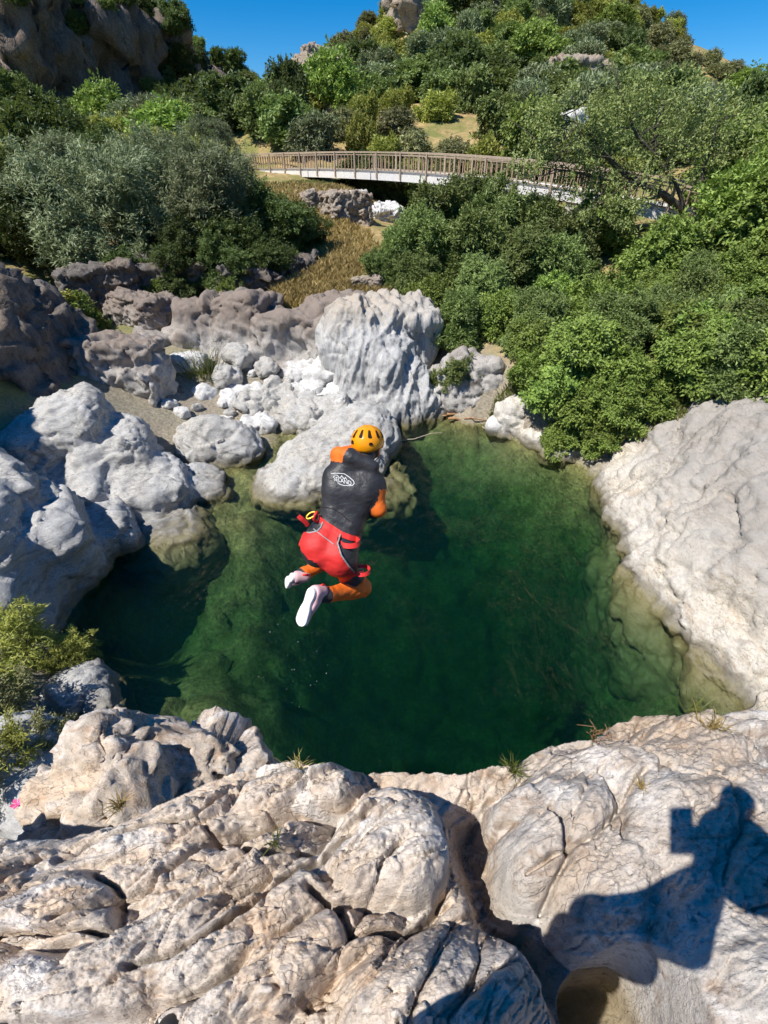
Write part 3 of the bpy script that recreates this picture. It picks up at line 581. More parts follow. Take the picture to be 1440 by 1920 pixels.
def slab_fn(P, D):
    x0 = np.interp(P[..., 1], sy, sx_); Q2 = P[0]; f = fbm(np.stack([Q2[..., 1].ravel() * .9, Q2[..., 2].ravel() * .9, 0 * Q2[..., 0].ravel()], 1), 3, 91).reshape(Q2.shape[:2])[None]
    s = np.where(P[..., 2] > 0, .92, .5)
    zz = np.where(P[..., 2] > 0, P[..., 2] * .8, P[..., 2] * .12)
    face = (zz - (P[..., 0] - x0 + .55 * f) * .95) * .72
    topz = np.interp(P[..., 1], [3, 6, 8.0, 10.5, 12.6], [3.5, 3.15, 2.85, 2.25, 1.65]) + .12 * (P[..., 0] - 7)
    top_ = P[..., 2] - topz + .3 * f
    D2 = -smin(-face, -top_, .35)
    return np.maximum(D2, D)
M['slab2'] = rock_mat('cream_and_grey_bank_rock', (0.42, 0.385, 0.34), (0.66, 0.63, 0.575), (0.36, 0.25, 0.15), 0.5, warm=(0.60, 0.54, 0.45), scale=1.5, stri=(1.6, .7, 1.6), rot=(0, 0, 25), crack=.5, bump=.9, veins=.4, top_stain=((0.28, 0.26, 0.24), .6, 1.7, .75))
rock('rock_outcrop', 'broad cream and grey rock bank sloping into the water on the right', [('b', (8.0,7.6,-.4), (4.4,5.4,3.6), (0,0,0), .1)], .065, 'slab2', 60, zmin=-3.4, k=.1, fn=slab_fn, lump=(.09,.6), fine=(.018,2.6), cell=(.085,.9,(1.2,.8,1.2),.05,.05), stri=(.04,1.6,(0,0,30),(1.8,.6,1.6)), ter=[((35,-50,20),.45,.14),((60,-20,40),.2,.05)])
rock('rock_outcrop', 'grey white rock knob below the tan ledge at the lower left', [E((-1.95,1.60,3.25),(.42,.36,.72)), E((-1.5,1.75,2.95),(.58,.30,.66)), E((-1.75,1.25,3.15),(.45,.34,.70)), E((-2.2,1.25,2.9),(.35,.35,.6)), ('b',(-1.85,1.45,1.2),(.7,.5,2.2),(0,0,10),.3)], .026, 'front', 61, zmin=-.6, k=.2, lump=(.05,1.6), fine=(.010,5.), cell=(.075,2.4,(1,1,1),.05,.05), ter=[((40,-20,10),.16,.035)])
rock('boulder', 'grey boulder at the waterline below the yellow green bush', [E((-5.0,4.3,-.1),(.7,.5,.55)), E((-4.5,4.0,-.3),(.5,.45,.5))], .04, 'blue', 62, zmin=-.8, cat='boulder', **WORN)
rock('boulder', 'shaded grey rock in the dark hollow at the left edge', [E((-4.8,2.9,.6),(.8,.6,.8)), E((-4.0,2.4,.5),(.6,.5,.8))], .045, 'blue', 63, zmin=-.3, cat='boulder', **WORN)
for i, (c, r, lab) in enumerate([((-.05,10.9,-.75),(.75,.9,.75),'sunken mossy boulder just right of the jumper')]):
    rock('boulder', lab, [('b', c, r, (6, 8, 35 * i + 20), .3 * min(r)), ('b', (c[0] + .5 * r[0], c[1] + .3, c[2] - .2), (r[0] * .7, r[1] * .8, r[2] * .8), (10, -8, 10), .2 * min(r))], .06, 'mossrock', 70 + i, cat='boulder', k=.15, lump=(.12, 1.), fine=(.05, 3.), cell=(.09, 1.3, (1, 1, 1), .05, .06))
# rocks under the olive with its shade put into their colour, rocks by the bridge, hillside outcrops
def rk(px_, py_, y, r, mat, lab, seed, box=True, **kw):
    c = at_y(px_, py_, y); rr = random.Random(seed); e = (rr.uniform(-12, 12), rr.uniform(-12, 12), rr.uniform(-30, 30))
    pr = [('b', c, r, e, .25 * min(r))]
    for q in range(3):
        pr.append(('b', c + np.array([rr.uniform(-.7, .7) * r[0], rr.uniform(-.4, .4) * r[1], rr.uniform(-.6, .3) * r[2]]), tuple(x * rr.uniform(.45, .7) for x in r), (rr.uniform(-20, 20), rr.uniform(-20, 20), rr.uniform(-40, 40)), .15 * min(r)))
    mx = max(r)
    return rock('rock_outcrop', lab, pr, mx / 26, mat, seed, k=.12 * mx, lump=(.07 * mx, 1.4 / mx), fine=(.010 * mx, 5 / mx), cell=(.11 * mx, 2.0 / mx, (1, 1, 1.3), .07 * mx, .05), ter=[((14, 12, 0), .3 * mx, .06 * mx)], **kw)
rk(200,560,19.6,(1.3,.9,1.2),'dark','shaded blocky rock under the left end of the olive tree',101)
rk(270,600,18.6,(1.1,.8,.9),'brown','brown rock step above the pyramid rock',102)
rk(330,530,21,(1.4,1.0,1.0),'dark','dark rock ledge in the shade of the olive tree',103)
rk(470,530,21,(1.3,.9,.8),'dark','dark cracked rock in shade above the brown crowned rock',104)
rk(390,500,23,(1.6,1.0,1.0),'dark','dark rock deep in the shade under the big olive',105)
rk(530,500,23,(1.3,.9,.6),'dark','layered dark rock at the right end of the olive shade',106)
rk(650,408,32.5,(1.3,1.0,1.2),'hillrock','square brown rock block beside the bridge gully',107)
rk(600,400,33.5,(1.1,.9,1.0),'hillrock','small brown rock left of the square block below the bridge',108)
rk(672,372,36,(.6,.5,.4),'slab','pale stone on the rim of the bridge gully',109)
rk(722,408,36,(1.0,.8,.7),'white','white stone block lit under the bridge',110)
rk(640,165,80,(5.5,3.5,2.8),'hillrock','brown rock ledges on the hillside left of centre',111)
rk(600,125,94,(2.6,2,2.0),'hillrock','rock spur on the skyline above the hillside ledges',112)
rk(660,212,64,(3.0,2,2.0),'hillrock','grey rock patch in the scrub above the bridge',113)
rk(840,2,106,(9,5,5),'hillrock','pale crag at the top of the picture',114)
rk(990,0,108,(8,5,5),'hillrock','dark crag right of the pale crag at the top',115)
rk(1085,150,66,(3.2,2,1.6),'hillrock','orange brown boulder on the slope above the white rubble',116)
rk(690,540,20.5,(.6,.4,.4),'hillrock','small stone in the dry grass above the streaked rock',117)
rk(1030,276,44,(2.2,1.3,1.7),'white','white rubble mound behind the leaning tree near the bridge',118)
rk(40,430,26,(1.6,1.2,2.2),'dark','dark pillar of rock at the left edge below the scrub',119)
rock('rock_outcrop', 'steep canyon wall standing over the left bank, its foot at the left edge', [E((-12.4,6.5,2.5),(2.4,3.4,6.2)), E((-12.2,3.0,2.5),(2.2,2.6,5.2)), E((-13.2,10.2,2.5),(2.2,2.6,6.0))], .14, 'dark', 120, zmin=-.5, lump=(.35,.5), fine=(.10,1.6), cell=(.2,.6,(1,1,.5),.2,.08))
# far cliff at the upper left
def cliff_fn(P, D):
    q = np.stack([P[..., 0].ravel() * .14, P[..., 1].ravel() * .14, P[..., 2].ravel() * .05], 1)
    return D + (5.5 * fbm(q, 3, 71)).reshape(D.shape)
c0 = at_y(40, 130, 112); c1 = at_y(280, 150, 128); c2 = at_y(-160, 100, 104)
rock('cliff', 'dark sheer cliff below the left hilltop', [('b',(c0[0]-8,c0[1]+12,9),(34,16,19),(0,0,-35),6), E((c1[0]-14,c1[1]+8,8),(24,18,23)), E((c1[0]+4,c1[1]+14,5),(17,16,19)), ('b',(c2[0],c2[1]+10,8),(26,16,14),(0,0,-20),6)], 1.0, 'cliff', 72, zmin=-8, k=8, fn=cliff_fn, cat='cliff', lump=(1.6,.10), fine=(.6,.35), cell=(1.6,.16,(1,1,.5),1.6,.09), ter=[((80,20,0),4.0,1.0)])
print('rocks', round(time.time() - T0, 1))
# ------------------------------------------------------------------ vegetation
def leaf_mat(name, dark, light, tip=None, tr=0.30, rough=0.5):
    t = NT(name); a = t.n('ShaderNodeAttribute'); a.attribute_name = 'v'; oi = t.n('ShaderNodeObjectInfo')
    f = t.math('ADD', t.math('MULTIPLY', a.outputs['Fac'], 0.75), t.math('MULTIPLY', oi.outputs['Random'], 0.25))
    stops = [(0.0, dark), (0.75, light)] + ([(0.97, tip)] if tip else [])
    col = t.ramp(f, stops)
    h = t.n('ShaderNodeHueSaturation'); t.l(col, h.inputs['Color']); t.l(t.math('ADD', t.math('MULTIPLY', oi.outputs['Random'], 0.03), 0.485), h.inputs['Hue'])
    t.l(t.math('ADD', t.math('MULTIPLY', oi.outputs['Random'], 0.35), 0.82), h.inputs['Value']); col = h.outputs[0]
    p = t.n('ShaderNodeBsdfPrincipled'); t.l(col, p.inputs['Base Color']); p.inputs['Roughness'].default_value = rough; p.inputs['Specular IOR Level'].default_value = 0.3
    tl = t.n('ShaderNodeBsdfTranslucent'); t.l(t.mix(0.35, col, (0.25, 0.32, 0.03)), tl.inputs[0])
    mx = t.n('ShaderNodeMixShader'); mx.inputs[0].default_value = tr; t.l(p.outputs[0], mx.inputs[1]); t.l(tl.outputs[0], mx.inputs[2]); t.l(mx.outputs[0], t.out.inputs[0])
    return t.m
L = {'olive': leaf_mat('olive_leaves', (0.10, 0.125, 0.06), (0.29, 0.335, 0.175), (0.42, 0.46, 0.28), 0.2),
     'ever': leaf_mat('evergreen_leaves', (0.084, 0.114, 0.036), (0.252, 0.324, 0.102), (0.360, 0.432, 0.144), 0.28),
     'bright': leaf_mat('bright_green_leaves', (0.108, 0.156, 0.036), (0.312, 0.420, 0.096), (0.480, 0.564, 0.132), 0.3),
     'broom': leaf_mat('yellow_green_leaves', (0.17, 0.19, 0.045), (0.42, 0.43, 0.10), (0.62, 0.58, 0.13), 0.3),
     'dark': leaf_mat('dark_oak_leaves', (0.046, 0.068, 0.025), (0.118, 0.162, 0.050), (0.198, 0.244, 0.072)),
     'dull': leaf_mat('dusty_leaves', (0.144, 0.154, 0.072), (0.324, 0.314, 0.154), (0.468, 0.432, 0.216)),
     'grass': leaf_mat('dry_grass_blades', (0.28, 0.20, 0.07), (0.55, 0.42, 0.16), (0.40, 0.40, 0.12), 0.25),
     'ggrass': leaf_mat('green_grass_blades', (0.07, 0.10, 0.02), (0.20, 0.24, 0.06), (0.38, 0.34, 0.12), 0.2)}
t = NT('bark'); v = t.coords((1, 1, .3)); n = t.noise(v, 14, 6, .7); t.bsdf(t.mix(n, (0.05, 0.042, 0.033), (0.17, 0.145, 0.115)), .9, t.bump(n, .8, .05), .2); M['bark'] = t.m
t = NT('pale_bark'); v = t.coords((1, 1, .3)); n = t.noise(v, 14, 6, .7); t.bsdf(t.mix(n, (0.20, 0.17, 0.14), (0.38, 0.34, 0.29)), .9, t.bump(n, .8, .05), .2); M['twig'] = t.m

def leaves_at(P, D, rng, n_per, ln, wd, spread, curl=.12, sdev=.5):
    """P sprig bases, D outward directions -> V, F, v (one rhombus leaf each)"""
    m = len(P); k = n_per; P = np.repeat(P, k, 0); D = np.repeat(D, k, 0); N = m * k
    d = D + spread * rng.normal(size=(N, 3)); d /= np.linalg.norm(d, axis=1, keepdims=True)
    n = D / (np.linalg.norm(D, axis=1, keepdims=True) + 1e-9) * .55 + np.array([-.15, -.1, .65]) + .50 * rng.normal(size=(N, 3)); n /= np.linalg.norm(n, axis=1, keepdims=True)     # leaf blades turn to the light
    d = d - .75 * n * (d * n).sum(1, keepdims=True); d /= np.linalg.norm(d, axis=1, keepdims=True) + 1e-9
    s = np.cross(d, n); s /= np.linalg.norm(s, axis=1, keepdims=True) + 1e-9
    L_ = ln * (1 + sdev * rng.uniform(-1, 1, N))[:, None]; w = wd * (1 + sdev * rng.uniform(-1, 1, N))[:, None]
    P = P + rng.normal(size=(N, 3)) * ln * .45; up = np.cross(s, d)
    V = np.stack([P, P + d * L_ * .45 + s * w * .5 + up * L_ * curl, P + d * L_, P + d * L_ * .45 - s * w * .5 + up * L_ * curl], 1).reshape(-1, 3)
    F = np.arange(4 * N).reshape(-1, 4)
    v = np.clip(np.repeat(rng.uniform(0, 1, m), k) * .6 + rng.uniform(0, 1, N) * .4, 0, 1)
    return V, F, v
def tube(pts, rad, seg=6):
    pts = np.asarray(pts, float); n = len(pts); V = []; F = []
    T = np.gradient(pts, axis=0); T /= np.linalg.norm(T, axis=1, keepdims=True) + 1e-9
    ref = np.array([0.3, 0.9, 0.2]); a = np.cross(T, ref); a /= np.linalg.norm(a, axis=1, keepdims=True) + 1e-9; b = np.cross(T, a)
    rad = np.broadcast_to(np.asarray(rad, float), (n,))
    for i in range(seg):
        th = 2 * math.pi * i / seg; V.append(pts + (a * math.cos(th) + b * math.sin(th)) * rad[:, None])
    V = np.stack(V, 1).reshape(-1, 3)
    for i in range(n - 1):
        for j in range(seg):
            q = (j + 1) % seg; F.append([i * seg + j, i * seg + q, (i + 1) * seg + q, (i + 1) * seg + j])
    c0 = len(V); V = np.concatenate([V, pts[:1], pts[-1:]])
    for j in range(seg):
        q = (j + 1) % seg; F.append([c0, q, j, j]); F.append([c0 + 1, (n - 1) * seg + j, (n - 1) * seg + q, (n - 1) * seg + q])
    return V, F
def merge(parts):
    Vs, Fs, o = [], [], 0
    for V, F in parts: Vs.append(np.asarray(V)); Fs.append(np.asarray(F) + o); o += len(V)
    return np.concatenate(Vs), np.concatenate(Fs)
def clean_quads(name, V, F, mats, smooth=True):
    me = bpy.data.meshes.new(name); me.from_pydata([tuple(v) for v in V], [], [list(dict.fromkeys(int(i) for i in f)) for f in F]); 
    for m in mats: me.materials.append(m)
    me.polygons.foreach_set('use_smooth', [smooth] * len(me.polygons)); me.update(); return me
def wiggle(a, b, n, amp, rng, sag=0.0):
    a, b = np.asarray(a, float), np.asarray(b, float); t_ = np.linspace(0, 1, n)[:, None]
    w = np.cumsum(rng.normal(size=(n, 3)), 0) * amp / math.sqrt(n); w -= w[0] + (w[-1] - w[0]) * t_
    P = a + (b - a) * t_ + w; P[:, 2] += sag * np.sin(t_[:, 0] * math.pi); return P
def make_crown(name, seed, w, h, nlobe, nsprig, per, ln, wd, spread, mat, base=.25, gap=.0, inner=.3, flat=1.0):
    """a crown about w wide and h high standing on z=0; returns crown mesh and stem mesh"""
    rng = np.random.default_rng(seed); lob = []
    for i in range(nlobe):
        th = rng.uniform(0, 2 * math.pi); rr = math.sqrt(rng.uniform(0, 1)) * .36 * w; zz = h * rng.uniform(base + .08, .82)
        if i < nlobe // 3: zz = h * rng.uniform(base, .5); rr = .36 * w * rng.uniform(.7, 1)
        r = w * rng.uniform(.13, .24) * (1.15 - .45 * rr / (.36 * w))
        lob.append(((rr * math.cos(th), rr * math.sin(th), zz), (r, r * rng.uniform(.8, 1.1), r * rng.uniform(.65, .95) * flat)))
    lob.append(((0, 0, h * .6), (w * .26, w * .26, h * .34)))
    cs = np.array([l[0] for l in lob]); rs = np.array([l[1] for l in lob])
    pr = (rs ** 2).sum(1); pr /= pr.sum(); li = rng.choice(len(lob), nsprig * 2, p=pr)
    d = rng.normal(size=(nsprig * 2, 3)); d /= np.linalg.norm(d, axis=1, keepdims=True)
    rad = np.where(rng.uniform(size=nsprig * 2) < inner, rng.uniform(.45, .9, nsprig * 2), rng.uniform(.84, 1.06, nsprig * 2)); rad = rad * np.where(rng.uniform(size=nsprig * 2) < .10, rng.uniform(1.05, 1.35, nsprig * 2), 1)
    P = cs[li] + d * rs[li] * rad[:, None]
    P += .30 * w * .5 * np.stack([fbm(P * 3 / w * 2, 2, seed), fbm(P * 6 / w + 7, 2, seed + 1), fbm(P * 6 / w + 13, 2, seed + 2)], 1)
    nz = fbm(P * 9 / w, 2, seed + 5); keep = (nz > gap - .16) & (P[:, 2] > .02 * h)
    P = P[keep][:nsprig]; d = d[keep][:nsprig]
    d = d + np.array([0, 0, .35])
    sh_d = rng.normal(size=(nlobe * 4, 3)) + np.array([0, 0, .7]); sh_d /= np.linalg.norm(sh_d, axis=1, keepdims=True); li2 = rng.integers(0, len(lob), nlobe * 4)
    for j in range(nlobe * 4):      # long shoots that break the outline
        q = cs[li2[j]] + sh_d[j] * rs[li2[j]] * .9; m = 14; tt_ = rng.uniform(0, 1, m)[:, None]; ln_s = w * rng.uniform(.06, .17)
        if q[2] > .05 * h: P = np.concatenate([P, q + sh_d[j] * tt_ * ln_s + rng.normal(size=(m, 3)) * .012 * w * (1.1 - tt_)]); d = np.concatenate([d, np.repeat(sh_d[j][None], m, 0)])
    V, F, v = leaves_at(P, d, rng, per, ln, wd, spread)
    v = np.clip(v + .35 * np.repeat(fbm(P * 5 / w, 2, seed + 9), per), 0, 1)
    crown = mesh_from(name + '_crown', V, F, False, [mat], attr={'v': ('FACE', v)})
    st = []; q = max(3, nlobe // 2)
    for i in range(q):
        c = cs[i % len(cs)] * np.array([1, 1, .95]); b0 = np.array([rng.normal() * .03 * w, rng.normal() * .03 * w, -.15])
        pts = wiggle(b0, c, 7, .06 * w, rng, .03 * w); st.append(tube(pts, np.linspace(.022, .006, 7) * w * .8, 5))
    V2, F2 = merge(st); stem = clean_quads(name + '_stems', V2, F2, [M['bark']])
    return crown, stem
PR = {}
def proto(key, *a, **k): PR[key] = make_crown(key, *a, **k)
# key: seed, width, height, lobes, sprigs, leaves per sprig, leaf length, leaf width, spread, material
proto('ever0', 1, 3.6, 2.9, 15, 4200, 5, .155, .062, .75, L['ever'], base=.12)
proto('ever1', 2, 3.4, 2.5, 13, 3800, 5, .15, .06, .75, L['ever'], base=.1, gap=.04)
proto('bright0', 3, 2.2, 1.6, 13, 3200, 5, .105, .055, .9, L['bright'], base=.05, gap=.05)
proto('bright1', 4, 2.4, 1.4, 12, 3200, 5, .10, .052, .9, L['bright'], base=.05, gap=.1)
proto('olive0', 5, 6.6, 4.6, 19, 8500, 6, .19, .042, .8, L['olive'], base=.14, gap=.06)
proto('olive1', 6, 5.6, 4.2, 16, 7000, 6, .18, .042, .8, L['olive'], base=.10, gap=.08)
proto('carob0', 7, 4.8, 3.4, 15, 5200, 5, .17, .075, .75, L['dark'], base=.08)
proto('broom0', 8, 2.6, 1.6, 13, 2600, 6, .20, .028, .55, L['broom'], base=.02, gap=.05)
proto('far_ever', 9, 4.4, 3.0, 15, 2400, 4, .30, .16, .8, L['ever'], base=.03)
proto('far_olive', 10, 4.6, 3.0, 15, 2600, 4, .30, .12, .8, L['olive'], base=.03, gap=.03)
proto('far_broom', 11, 3.6, 2.0, 13, 2200, 4, .28, .12, .7, L['broom'], base=.0)
proto('far_dark', 12, 5.0, 3.8, 16, 2600, 4, .32, .17, .8, L['dark'], base=.03)
proto('far_dull', 13, 3.4, 2.0, 12, 2000, 4, .26, .10, .8, L['dull'], base=.0, gap=.05)
proto('far_tree', 14, 5.6, 5.0, 17, 3200, 4, .30, .16, .8, L['bright'], base=.10)
print('protos', round(time.time() - T0, 1))
PRNG = random.Random(4)
def plant(key, name, label, cat, loc, s=1.0, sz=None, rot=None, group=None, parts=True, mat=None, lean=0):
    cr, st = PR[key]; rz = PRNG.uniform(0, 6.28) if rot is None else rot; sc3 = (s, s, sz or s)
    if parts:
        r = empty(name, loc); r.rotation_euler = (lean * .3, lean, rz); r.scale = sc3
        a = link('crown', cr, r); b = link('trunk', st, r)
    else:
        r = link(name, cr, None, loc); r.rotation_euler = (0, 0, rz); r.scale = sc3; a = r
    if mat is not None: a.material_slots[0].link = 'OBJECT'; a.material_slots[0].material = mat
    return tag(r, label, cat, group)
def gz(x, y): return float(ground(x, y, False)[0])
def on_ground(px_, py_, y=None):
    if y is None: p = hit(px_, py_)
    else: p = at_y(px_, py_, y)
    return np.array([p[0], p[1], gz(p[0], p[1]) - .05])
# --- olive trees and shrubs left of the pool
for px_, py_, y, key, s, lab in [(235,505,22.5,'olive0',.98,'silvery olive tree with drooping crown, leftmost of the big olives'), (405,505,23.5,'olive1',1.05,'largest silvery olive crown in front of the bridge end'), (320,430,28,'olive0',.9,'olive tree rising behind the two big front olives'), (440,470,27,'olive1',.85,'olive tree just left of the bridge railing'),
                                 (150,430,30,'olive1',.85,'dusty olive tree behind the leftmost olive'), (400,345,40,'olive1',.85,'small olive crown touching the bridge end')]:
    plant(key, 'olive_tree', lab, 'tree', on_ground(px_, py_, y), s)
for px_, py_, y, s, lab in [(520,500,24.5,.8,'dark carob tree in the shade right of the olives'), (440,520,22.5,.8,'dark shrub under the big olive crown'), (570,470,26,.55,'dark shrub at the edge of the dry grass bank'), (360,520,21.5,.7,'dark shrub under the leftmost olive crown'), (60,470,22,1.0,'dark shrub at the left edge above the rock wall'), (300,480,25.5,.75,'dark tree wedged between the two front olives'), (220,400,33,.9,'dark tree crown showing above the leftmost olive'), (250,545,20.3,.5,'dark shrub added as olive shade over the rocks left of the small leafy bush'), (335,540,20.4,.55,'dark shrub added as olive shade over the rock ledge'), (430,535,20.6,.55,'dark shrub added as olive shade over the rocks, third from the left'), (505,525,21.4,.5,'dark shrub added as olive shade at the foot of the carob tree'), (120,350,36,1.35,'dark oak crown at the far left')]:
    plant('carob0', 'carob_tree', lab, 'tree', on_ground(px_, py_, y), s)  # dark shrubs over the rocks are added in place of olive shade
for px_, py_, y, s_, lab in [(668,352,43.5,.55,'dark shrub added as shade under the left part of the bridge'), (705,360,42.5,.6,'dark shrub added as shade in the middle of the gap under the bridge'), (745,362,41.8,.6,'dark shrub added as shade at the right side of the gap under the bridge'), (785,366,41,.6,'dark shrub added as shade under the bridge behind the thicket')]:
    plant('far_dark', 'shrub', lab, 'shrub', on_ground(px_, py_, y), s_)  # added to darken the gap below the deck like deep shade
plant('bright0', 'shrub', 'bright green bush in the gap behind the dark rock wall', 'shrub', on_ground(110,650,16.5), 1.1, .9, mat=L['broom'])
plant('bright1', 'shrub', 'bright green bush between the dark wall and the upright slab', 'shrub', on_ground(165,640,17.2), .8)
plant('bright1', 'shrub', 'small leafy bush on top of the brown crowned rock', 'shrub', at_y(430,560,18.6) + np.array([0,0,-.3]), .55)
plant('bright0', 'shrub', 'small leafy bush on the rocks in the olive shade', 'shrub', on_ground(300,545,20), .5)
# --- thicket right of centre
ORD = ['first', 'second', 'third', 'fourth', 'fifth', 'sixth']
THK = ['evergreen shrub, %s from the left in the front row of the thicket' % ORD[k] for k in range(5)] + ['evergreen shrub, %s from the left in the middle row of the thicket' % ORD[k] for k in range(4)] + ['tall evergreen shrub against the bridge, left of the back pair', 'tall evergreen shrub against the bridge, right of the back pair', 'low evergreen shrub at the edge of the dry grass slope', 'evergreen shrub at the right end of the thicket, nearest the dirt path', 'evergreen shrub at the back right corner of the thicket under the bridge']
for i, (px_, py_, y, s) in enumerate([(745,530,22.0,.65),(810,530,22,.95),(885,540,21.5,1.0),(960,545,21,.95),(1030,550,20.5,.85),(775,490,25,.85),(845,470,26,1.15),(925,480,25.5,1.1),(1000,490,24.5,1.0),(815,440,28.5,1.0),(900,440,28.5,1.05),(710,545,20.8,.5),(1060,500,23.5,.9),(970,445,28,.9)]):
    plant('ever%d' % (i % 2), 'shrub', THK[i], 'shrub', on_ground(px_, py_, y), s * .98, group='evergreen thicket below the bridge')
for i, (px_, py_, y, s) in enumerate([(800,600,18.5,.85),(770,560,20,.8),(850,640,17,.9),(930,620,17,.8),(900,580,19,.9),(990,650,15.6,.8),(1040,620,17,.9),(830,690,15.6,.55),(870,690,15.2,.6)]):
    plant('ever%d' % (i % 2) if i % 3 else 'bright0', 'shrub', 'leafy shrub on the steep bank above the driftwood, ' + ['upper left, next to the streaked rock', 'topmost, next to the evergreen thicket', 'directly above the dark overhung rock', 'in the middle of the bank', 'high in the middle of the bank', 'low on the right side', 'high on the right side', 'lowest, beside the streaked rock', 'lowest, hanging over the dark rock face'][i], 'shrub', on_ground(px_, py_, y), s * (.75 if i % 3 else 1.1), group='shrubs above the driftwood', lean=-.15)
for i, (px_, py_, y, s) in enumerate([(990,740,13.6,.75),(1035,760,13.0,.9),(1080,790,12.3,.9),(1110,820,11.9,.75),(1055,815,12.2,.6),(1000,690,14.5,.8),(1070,720,13.2,1.0),(1130,760,12.3,.9),(1150,800,11.7,.7),(1195,765,11.7,.8),(1120,850,11.5,.5)]):
    plant('bright%d' % (i % 2), 'shrub', 'bright green bush over the far shore, ' + ['nearest the lone white stone', 'second from the lone white stone', 'middle of the waterline row', 'last of the waterline row', 'lowest leaves touching the water', 'in the back row, left end', 'in the back row, middle', 'in the back row, right end', 'at the left corner of the cream bank', 'on the top edge of the cream bank', 'small one at the foot of the cream bank'][i], 'shrub', on_ground(px_, py_, y), s, group='bushes overhanging the far shore', lean=-.2)
rr = random.Random(12); k = 0
for py_ in (500, 540, 580, 620, 660, 700, 735):
    for px_ in range(1120, 1560, 62):
        x_ = px_ + rr.uniform(-26, 26); y_ = py_ + rr.uniform(-14, 14)
        if abs(x_ - 1160) < 48 and 470 < y_ < 600: continue
        if y_ > 700 and x_ < 1190: continue
        yy_ = np.interp(y_, [500, 560, 620, 680, 740], [22.5, 19, 16, 13.8, 12.0]) * np.interp(x_, [1120, 1440], [1.02, .9])
        k += 1; key = ['bright0','bright1','ever0','bright1','bright0','ever1'][k % 6]
        plant(key, 'shrub', 'leafy green shrub in the bramble thicket above the cream rock bank', 'shrub', on_ground(x_, y_, yy_), (rr.uniform(.75, 1.1) if key[0] == 'b' else rr.uniform(.5, .65)), group='bramble thicket on the right bank', mat=rr.choice([None, None, L['broom'] if key[0] == 'b' and rr.random() < .3 else None]))
for px_, py_, y, s, lab in [(1420,520,20,.8,'tall leafy tree at the right edge'), (1350,500,22,.75,'leafy tree behind the fan palm'), (1460,450,24,.95,'big leafy tree crown at the right edge below the leaning tree'), (1330,420,28.5,.85,'green tree behind the leaning tree'), (1440,390,30,.95,'tall green tree at the right edge of the hillside'), (1230,520,21.5,.6,'green tree right of the path opening'), (1110,480,25,.7,'green tree left of the fan palm')]:
    plant('far_tree', 'leafy_tree', lab, 'tree', on_ground(px_, py_, y), s * .85)
# --- scrub of the hillside
kinds = {'far_ever': 'round green shrub in the hillside scrub above the bridge', 'far_olive': 'grey green olive shrub in the hillside scrub above the bridge', 'far_broom': 'yellow green broom bush in the hillside scrub above the bridge', 'far_dark': 'dark oak bush in the hillside scrub above the bridge', 'far_dull': 'dusty dry bush in the hillside scrub above the bridge', 'far_tree': 'fresh green tree in the hillside scrub above the bridge'}
rng = np.random.default_rng(77); cand = np.stack([rng.uniform(-95, 95, 9000), rng.uniform(37, 122, 9000)], 1)
cz = ground(cand[:, 0], cand[:, 1], True); PXc, PYc, ZC = to_px(np.stack([cand[:, 0], cand[:, 1], cz + 1.5], 1))
# patches: keep scrub off the bare slopes
fld = fbm(np.stack([cand[:, 0] * .035, cand[:, 1] * .035, 0 * cz], 1), 3, 55); fld2 = fbm(np.stack([cand[:, 0] * .06 + 9, cand[:, 1] * .06, 0 * cz], 1), 2, 56)
_, PYt, _ = to_px(np.stack([cand[:, 0], cand[:, 1], cz + 3.3], 1))
chosen = []; counts = dict.fromkeys(kinds, 0)
for i in range(len(cand)):
    x_, y_ = cand[i]; p_, q_ = PXc[i], PYc[i]
    if not (-140 < p_ < 1580 and -60 < q_ < 420): continue
    if 800 < p_ < 905 and 195 < q_ < 268: continue
    if 575 < p_ < 680 and 80 < q_ < 190 and rng.uniform() < .6: continue
    if 380 < p_ < 1330 and y_ < np.interp(p_, [400, 580, 830, 1150, 1300], [55, 47, 39, 33, 31]) + (1.5 if p_ > 640 else 3): continue
    if 1180 < p_ and y_ < 40: continue
    if PYt[i] < np.interp(p_, [380, 440, 540, 580, 660, 700, 1210, 1280, 1440, 1600], [60, 112, 100, 72, -5, -200, -200, 45, 122, 180]): continue      # the ridge stays as bare as in the picture
    sp = 2.8 if y_ < 60 else 3.4
    if any((x_ - a) ** 2 + (y_ - b) ** 2 < sp * sp for a, b in chosen): continue
    chosen.append((x_, y_))
    f, f2 = fld[i] + rng.normal() * .12, fld2[i]
    key = 'far_dark' if f < -.27 else 'far_ever' if f < -.12 else 'far_olive' if f < .0 else 'far_broom' if f < .24 else 'far_dull'
    if rng.uniform() < .06: key = 'far_tree'
    if counts[key] >= 290: continue
    counts[key] += 1
    plant(key, {'far_tree': 'leafy_tree', 'far_dark': 'oak_bush', 'far_olive': 'olive_shrub', 'far_broom': 'broom_bush'}.get(key, 'shrub'), kinds[key], 'tree' if key == 'far_tree' else 'shrub', (x_, y_, cz[i] - .2), rng.uniform(.75, 1.25) * (1.0 if y_ < 60 else 1.15), sz=rng.uniform(.8, 1.25), group='hillside scrub: ' + key[4:], parts=False)
print('scrub', counts)
